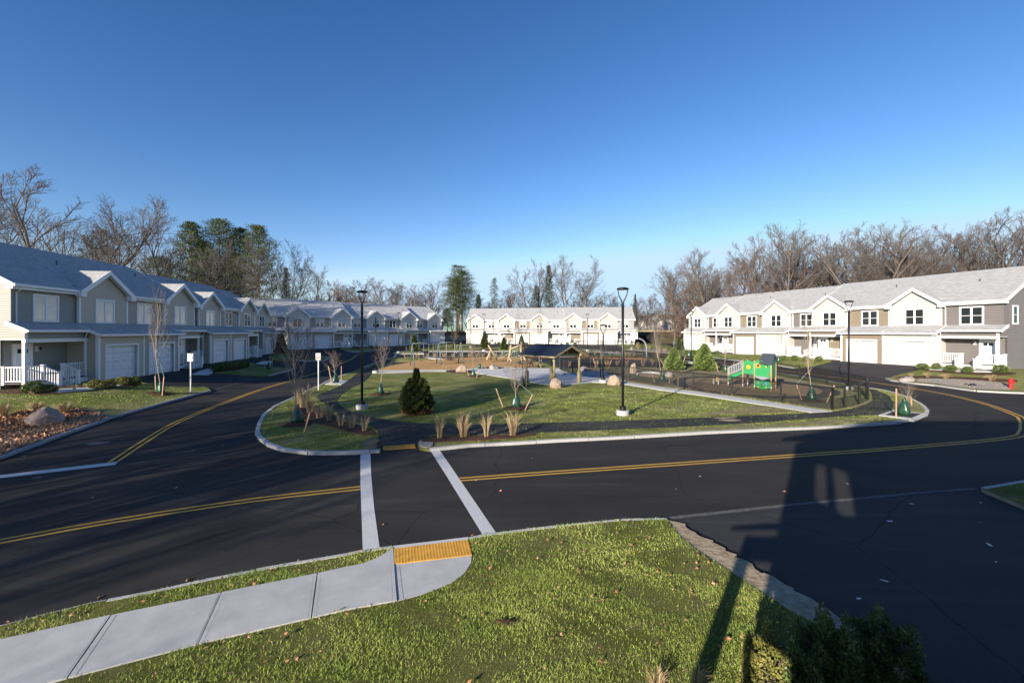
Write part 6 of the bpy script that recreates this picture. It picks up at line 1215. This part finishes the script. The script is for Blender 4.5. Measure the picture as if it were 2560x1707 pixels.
# far wall, bank, fence and houses ------------------------------------
def gabled(px0, px1, ytop, yeave, ybase, Y, label, ridge='x', m='s_cream', wins=()):
    x0, x1 = (px0 - 1280) / F * Y, (px1 - 1280) / F * Y; z = lambda py: CH + (HZ - py) / F * Y; t = thing('house', label, 'house', (x0, Y, z(ybase))); zb = z(ybase); w_ = x1 - x0; he, hr = z(yeave) - zb, z(ytop) - zb; dp = 8
    mb = MB().box(0, w_, 0, dp, -.5, he)
    if ridge == 'y': mb.prism([(0, 0, he), (w_, 0, he), (w_ / 2, 0, hr)], (0, dp, 0))
    else: mb.prism([(0, 0, he), (0, dp, he), (0, dp / 2, hr)], (w_, 0, 0))
    part('wall', mb, M[m], t); mb = MB()
    if ridge == 'y':
        for a in (0, w_): s_ = -1 if a == 0 else 1; mb.prism([(a + s_ * .3, -.3, he - .2), (w_ / 2, -.3, hr + .05), (w_ / 2, -.3, hr + .25), (a + s_ * .3, -.3, he)], (0, dp + .6, 0))
    else:
        for a in (0, dp): s_ = -1 if a == 0 else 1; mb.prism([(-.3, a + s_ * .3, he - .2), (-.3, dp / 2, hr + .05), (-.3, dp / 2, hr + .25), (-.3, a + s_ * .3, he)], (w_ + .6, 0, 0))
    part('roof', mb, M['shingle_d'], t)
    for a, b_, c, d in wins:
        xa, xb, za, zb2 = (a - 1280) / F * Y - x0, (b_ - 1280) / F * Y - x0, z(d) - zb, z(c) - zb; wn = part('window', MB().box(xa - .1, xb + .1, -.06, -.01, za - .1, zb2 + .1), M['white'], t); part('window_pane', MB().box(xa, xb, -.075, -.061, za, zb2), M['glass'], wn)
M['shingle_d'] = shingle('dark_shingles', (.13, .125, .12))
gabled(1603, 1626, 789, 799, 828, 150, 'left wing of the beige house behind the bank', 'x', 's_cream', ((1610, 1613, 801, 808),))
gabled(1620, 1660, 784, 797, 828, 147, 'gabled beige house with a dark vent behind the bank', 'y', 's_cream', ((1644, 1655, 799.5, 802.5),))
gabled(1658, 1700, 786, 796, 828, 151, 'long beige house with dark roof behind the bank', 'x', 's_cream', ((1679, 1683, 798, 806), (1694, 1698, 797, 805), (1674, 1678, 819, 826)))
gabled(1695, 1722, 788, 797, 828, 153, 'beige house partly hidden by the right-hand townhouse row', 'x', 's_cream', ((1711, 1714, 798, 806), (1716, 1719, 801, 808)))
gabled(1075, 1100, 788, 798, 826, 150, 'brown house end half hidden behind the pale grey row', 'y', 's_taupe')
def farfence(px0, px1, y0, y1, Y, m, name, label, slats, cat, rows_=1):
    z = lambda py: CH + (HZ - py) / F * Y; x0, x1 = (px0 - 1280) / F * Y, (px1 - 1280) / F * Y; t = thing(name, label, cat, (x0, Y, z(y1))); n_ = slats; h = z(y0) - z(y1)
    for r_ in range(rows_):
        for i in range(n_):
            a, b_ = i * (x1 - x0) / n_, (i + 1) * (x1 - x0) / n_; sh = (b_ - a) / 2 * (r_ % 2); part('panel', MB().box(a + sh + .02, b_ + sh - .02, random.uniform(-.02, .02), .15, r_ * h / rows_ + .015, (r_ + 1) * h / rows_ - .015), m, t)
farfence(1108, 1166, 839, 852, 113.2, mat('block_wall', (.30, .30, .29), .9, var=(.24, .24, .23), scale=3, bump=(9, .6)), 'retaining_wall', 'grey block retaining wall in the gap between the two far rows', 12, 'retaining wall', 4)
farfence(1586, 1640, 838, 861, 108, mat('black_boards', (.012, .012, .014), .7), 'screen_fence', 'black screen fence behind the basketball hoop', 10, 'fence')
farfence(1590, 1720, 826, 829.5, 124, M['wood'], 'guard_rail', 'pale timber guard rail on top of the bank before the beige houses', 16, 'fence')
fz = [Vector((-21, 121)), Vector((-12.5, 121))]; fence('chain_link_fence', fz, 1.9, 'grey chain link fence on the bank between the two far rows', 2.4, .2, .02)
# grass blades and leaves -------------------------------------------
def blades(name, polys, dens, H, Wd, m, seed, ymin, ymax, off=LW, label=None, xlim=None):
    rd = np.random.default_rng(seed); Vs, Fs, Ts = [], [], []; k = 0
    for P in polys:
        X = np.array([p[0] for p in P]); Y = np.array([p[1] for p in P]); x0, x1, y0, y1 = X.min(), X.max(), max(Y.min(), ymin), min(Y.max(), ymax)
        n_ = int((x1 - x0) * (y1 - y0) * dens)
        if n_ < 1: continue
        x = rd.uniform(x0, x1, n_); y = rd.uniform(y0, y1, n_); ok = (np.abs(x) < 1.25 * y + .4) & inside(P, x, y); ok &= rd.uniform(0, 1, n_) < np.clip(.52 + .55 * np.sin(x * 2.3 + 1.3 * np.sin(y * 1.9)) * np.sin(y * 2.9 + x * .7) + .35 * np.sin(x * 7.1 + 2 * np.sin(y * 5.3)) * np.sin(y * 8.3 + x * 3.1), .08, 1); x, y = x[ok], y[ok]; n_ = len(x)
        z = T(x, y) + off; az = rd.uniform(0, 6.28, n_); h = H * rd.uniform(.4, 1.25, n_); ln = h * rd.uniform(.1, 1.1, n_); w_ = Wd * rd.uniform(.6, 1.2, n_); a2 = rd.uniform(0, 6.28, n_)
        b0 = np.stack([x, y, z - .01], 1); s = np.stack([np.cos(az), np.sin(az), 0 * az], 1) * w_[:, None]; tip = b0 + np.stack([np.cos(a2) * ln, np.sin(a2) * ln, h], 1); mid = b0 + np.stack([np.cos(a2) * ln * .3, np.sin(a2) * ln * .3, h * .6], 1)
        V = np.stack([b0 - s, b0 + s, mid + s * .8, tip, mid - s * .8], 1).reshape(-1, 3); F_ = np.arange(n_)[:, None] * 5; Fc = np.concatenate([F_ + np.array([0, 1, 2, 4]), ], 0); Fc3 = F_ + np.array([4, 2, 3, 3])
        Vs.append(V); Fs.append(np.concatenate([Fc, Fc3]) + k); pt = np.clip(.42 + .35 * np.sin(x * 1.7 + 2 * np.sin(y * 1.1)) * np.cos(y * 2.1) + rd.normal(0, .25, n_), 0, 1); Ts.append(np.repeat(pt, 5)); k += n_ * 5
    V, Fc, Ti = np.concatenate(Vs), np.concatenate(Fs), np.concatenate(Ts); q = Fc[:, 2] != Fc[:, 3]; me = bpy.data.meshes.new(name); quads, tris = Fc[q], Fc[~q][:, :3]; nq, nt_ = len(quads), len(tris)
    me.vertices.add(len(V)); me.vertices.foreach_set('co', V.astype(np.float32).ravel()); me.loops.add(nq * 4 + nt_ * 3); me.loops.foreach_set('vertex_index', np.concatenate([quads.ravel(), tris.ravel()]).astype(np.int32)); me.polygons.add(nq + nt_)
    me.polygons.foreach_set('loop_start', np.concatenate([np.arange(nq) * 4, nq * 4 + np.arange(nt_) * 3]).astype(np.int32)); me.polygons.foreach_set('loop_total', np.concatenate([np.full(nq, 4), np.full(nt_, 3)]).astype(np.int32)); me.materials.append(M[m])
    a = me.attributes.new('tint', 'FLOAT', 'POINT'); a.data.foreach_set('value', Ti.astype(np.float32)); me.update(calc_edges=True); o = link(name, me); tag(o, label, 'grass', kind='stuff'); return o
blades('grass', NEARLAWN, 4600, .046, .0027, 'grass', 1, 3.4, 7.2, label='green lawn grass in the foreground'); blades('grass', NEARLAWN, 1900, .048, .0042, 'grass', 2, 7.2, 12, label='green lawn grass along the near kerb')
blades('dry_grass', NEARLAWN, 1100, .04, .0035, 'grassdry', 3, 3.4, 10, label='dry blades among the foreground lawn')
DS = W((1665, 1296), (1700, 1305), (1750, 1334), (1816, 1373), (1862, 1400), (1932, 1443), (1994, 1478), (2126, 1563), (2184, 1606), (2292, 1680), (2280, 1715), (2029, 1556), (1924, 1494), (1816, 1424), (1700, 1343))
blades('straw_bits', (DS,), 900, .022, .004, 'grassdry', 9, 3.4, 10, off=LW - .03, label='straw and dry grass over the sandy strip by the driveway')
blades('grass', (lc,), 700, .05, .006, 'grass', 4, 6, 14, label='green grass of the lawn corner at the right edge')
blades('grass', (park,), 170, .045, .010, 'grass', 5, 12.5, 30, off=LW, label='short green grass of the park lawn'); blades('grass', (leftlawn,), 110, .05, .012, 'grass', 6, 15, 30, label='short green grass of the left lawn')
# fallen oak leaves
def leafmesh(seed):
    rd = random.Random(seed); n_ = 16; pts = []
    for i in range(n_): t = 2 * math.pi * i / n_; r = (.045 if i % 2 == 0 else .022) * rd.uniform(.8, 1.15) * (1.25 if abs(math.cos(t)) > .8 else 1); pts.append((r * math.cos(t) * 1.2, r * math.sin(t), .012 * math.sin(2 * t) + rd.uniform(0, .012)))
    mb = MB(); mb.v = [(0, 0, .004)] + pts; mb.f = [(0, 1 + i, 1 + (i + 1) % n_) for i in range(n_)]; me = mb.mesh('fallen_leaf', M['leafb'], fix=False); a = me.attributes.new('tint', 'FLOAT', 'POINT'); a.data.foreach_set('value', [rd.uniform(0, 1)] * len(mb.v)); return me
LF = [leafmesh(s) for s in range(8)]; rd = random.Random(4)
def scatter(n_, gen, z, label, group, s=(0.4, .8)):
    k = 0; tries = 0
    while k < n_ and tries < n_ * 40:
        tries += 1; x, y = gen()
        if x is None: continue
        o = link('fallen_leaf', LF[rd.randrange(8)], None, (x, y, Tz(x, y) + z), rd.uniform(0, 6.28), rd.uniform(*s)); o.rotation_euler = (rd.uniform(-.5, .5), rd.uniform(-.5, .5), rd.uniform(0, 6.28)); tag(o, label, 'leaf', group); k += 1
def gl():
    x, y = rd.uniform(-6, 7), rd.uniform(3.6, 9.5); return (x, y) if abs(x) < 1.2 * y and (inside(nl2, np.array([x]), np.array([y]))[0]) else (None, None)
scatter(150, gl, LW + .045, 'curled brown oak leaf lying in the foreground lawn', 'fallen oak leaves on the foreground lawn')
def gv():
    x, y = rd.uniform(-8, 0), rd.uniform(5, 9); return (x, y) if inside(nl1, np.array([x]), np.array([y]))[0] else (None, None)
scatter(22, gv, LW + .045, 'brown oak leaf in the narrow grass verge by the kerb', 'fallen oak leaves on the verge')
for px, py in ((440, 1219), (232, 1243), (556, 1112), (483, 1127), (770, 1136), (250, 1492), (470, 1449), (960, 1310), (1250, 1226), (1960, 1228), (1330, 1145), (60, 1140)):
    p = at(px, py, .012); o = link('fallen_leaf', LF[int(px) % 8], None, p, px, .9); o.rotation_euler = (.3, -.2, px); tag(o, 'stray brown leaf lying on the dark road', 'leaf', 'stray leaves on the road')
def litter(name, P, n_, off, S, m, seed, label):
    rg = np.random.default_rng(seed); X = np.array([p[0] for p in P]); Y = np.array([p[1] for p in P]); x = rg.uniform(X.min(), X.max(), n_ * 3); y = rg.uniform(Y.min(), Y.max(), n_ * 3); ok = inside(P, x, y) & (np.abs(x) < 1.3 * y); x, y = x[ok][:n_], y[ok][:n_]; n_ = len(x)
    C = np.stack([x, y, T(x, y) + off], 1); D = rg.normal(0, 1, (n_, 3)) * np.array([1, 1, .35]); V, Fc = leafcards(C, D, rg.uniform(.6, 1.4, n_) * S, rg.uniform(.25, .5, n_) * S, rg); V[:, 2] = np.maximum(V[:, 2], C[:, 2].repeat(4) - .01) + .012
    o = link(name, np_mesh(name, V, Fc, M[m], rg.uniform(0, 1, n_).repeat(4))); tag(o, label, 'leaves', kind='stuff')
litter('leaf_litter', bed, 9000, LW + .03, .10, 'leafb', 1, 'brown leaves heaped over the stony bed at the left edge')
litter('leaf_litter', W((1402, 923), (1500, 943), (1572, 950.5), (1652, 963.5), (1732, 970.5), (1829, 984.5), (1952, 1004), (2081, 1022.5), (2081, 1026), (1952, 1008.5), (1829, 989), (1732, 975), (1652, 967.5), (1572, 954), (1500, 946.5)), 1500, LW + .03, .075, 'leafb', 2, 'fallen leaves gathered along the foot of the fence')
litter('leaf_litter', W((1455, 892.3), (1600, 895), (1640, 899), (1620, 902), (1455, 896.5)), 1600, LW + .06, .10, 'leafb', 3, 'orange leaves gathered behind the ball court')
litter('leaf_litter', W((2225, 946), (2290, 948), (2380, 950), (2520, 958), (2540, 970), (2440, 972), (2300, 955)), 500, LW + .05, .055, 'leafb', 4, 'scattered leaves over the gravel near the hydrant')
# loose river stones of the left bed
def pebbles(P, n_, off, s0, s1, m, label, seed):
    rg = np.random.default_rng(seed); X = np.array([p[0] for p in P]); Y = np.array([p[1] for p in P]); x = rg.uniform(X.min(), X.max(), n_ * 4); y = rg.uniform(Y.min(), Y.max(), n_ * 4); ok = inside(P, x, y) & (np.abs(x) < 1.3 * y); x, y = x[ok][:n_], y[ok][:n_]; n_ = len(x); z = T(x, y) + off
    base = np.array([(1, 0, 0), (.3, .95, 0), (-.8, .6, 0), (-.8, -.6, 0), (.3, -.95, 0), (.1, .1, .75)]); fc = np.array([(0, 1, 5), (1, 2, 5), (2, 3, 5), (3, 4, 5), (4, 0, 5)]); s = rg.uniform(s0, s1, (n_, 1, 1)); V = base[None] * s * (1 + rg.normal(0, .2, (n_, 6, 3))); V += np.stack([x, y, z], 1)[:, None]; Fc = fc[None] + (np.arange(n_) * 6)[:, None, None]
    o = link('river_stones', np_mesh('river_stones', V.reshape(-1, 3), Fc.reshape(-1, 3), M[m])); tag(o, label, 'stones', kind='stuff')
pebbles(W((0, 1090), (60, 1080), (178, 1050), (240, 1035), (280, 1040), (237, 1054), (178, 1072), (97, 1101), (0, 1137), (-60, 1150), (-60, 1100)), 2600, LW + .01, .03, .075, 'gravel', 'grey river stones along the left kerb', 1)
pebbles(W((2290, 955), (2340, 959), (2390, 967), (2440, 973), (2520, 976), (2530, 966), (2500, 957), (2440, 952), (2380, 948.5), (2300, 947)), 2200, LW + .03, .03, .07, 'gravel', 'pale river stones in front of the right-hand porch bed', 2)

def gd():
    x, y = rd.uniform(3, 15), rd.uniform(4.5, 11); return x, y
scrap = []
for i, (px, py, s) in enumerate(((2224, 1302, .09), (2473, 1361, .10), (2211, 1451, .08), (2452, 1256, .05), (2280, 1259, .06), (2146, 1495, .06), (2118, 1209, .06), (2449, 1305, .04), (2490, 1404, .04), (1750, 1190, .05), (1190, 1200, .04), (1690, 1222, .04))):
    p = at(px, py, .012); me = MB().add([(-s * .7, -s * .25, 0), (s * .6, -s * .32, 0), (s * .75, s * .1, .004), (-s * .5, s * .3, .004)], [(0, 1, 2, 3)]).mesh('paper_scrap', M['white']); o = link('paper_scrap', me, None, p, i * 1.3)
    tag(o, 'small pale scrap, %s of those littering the asphalt from the top of the driveway' % ORD[i], 'litter', 'pale scraps on the asphalt')
p = at(1259, 1560, LW + .02); fb_ = thing('fallen_branch', 'small heap of rotten brown sticks lying in the foreground lawn', 'branch', p); mb = MB()
for i in range(34): a = rd.uniform(-.25, .25); x = rd.uniform(-.10, .10); y = rd.uniform(-.05, .05); L = rd.uniform(.02, .07); mb.tube([(x - L * math.cos(a), y - L * math.sin(a), .025), (x, y, .03 + rd.uniform(0, .012)), (x + L * math.cos(a), y + L * math.sin(a), .025)], .0035, 3)
part('sticks', mb, M['mulch'], fb_)
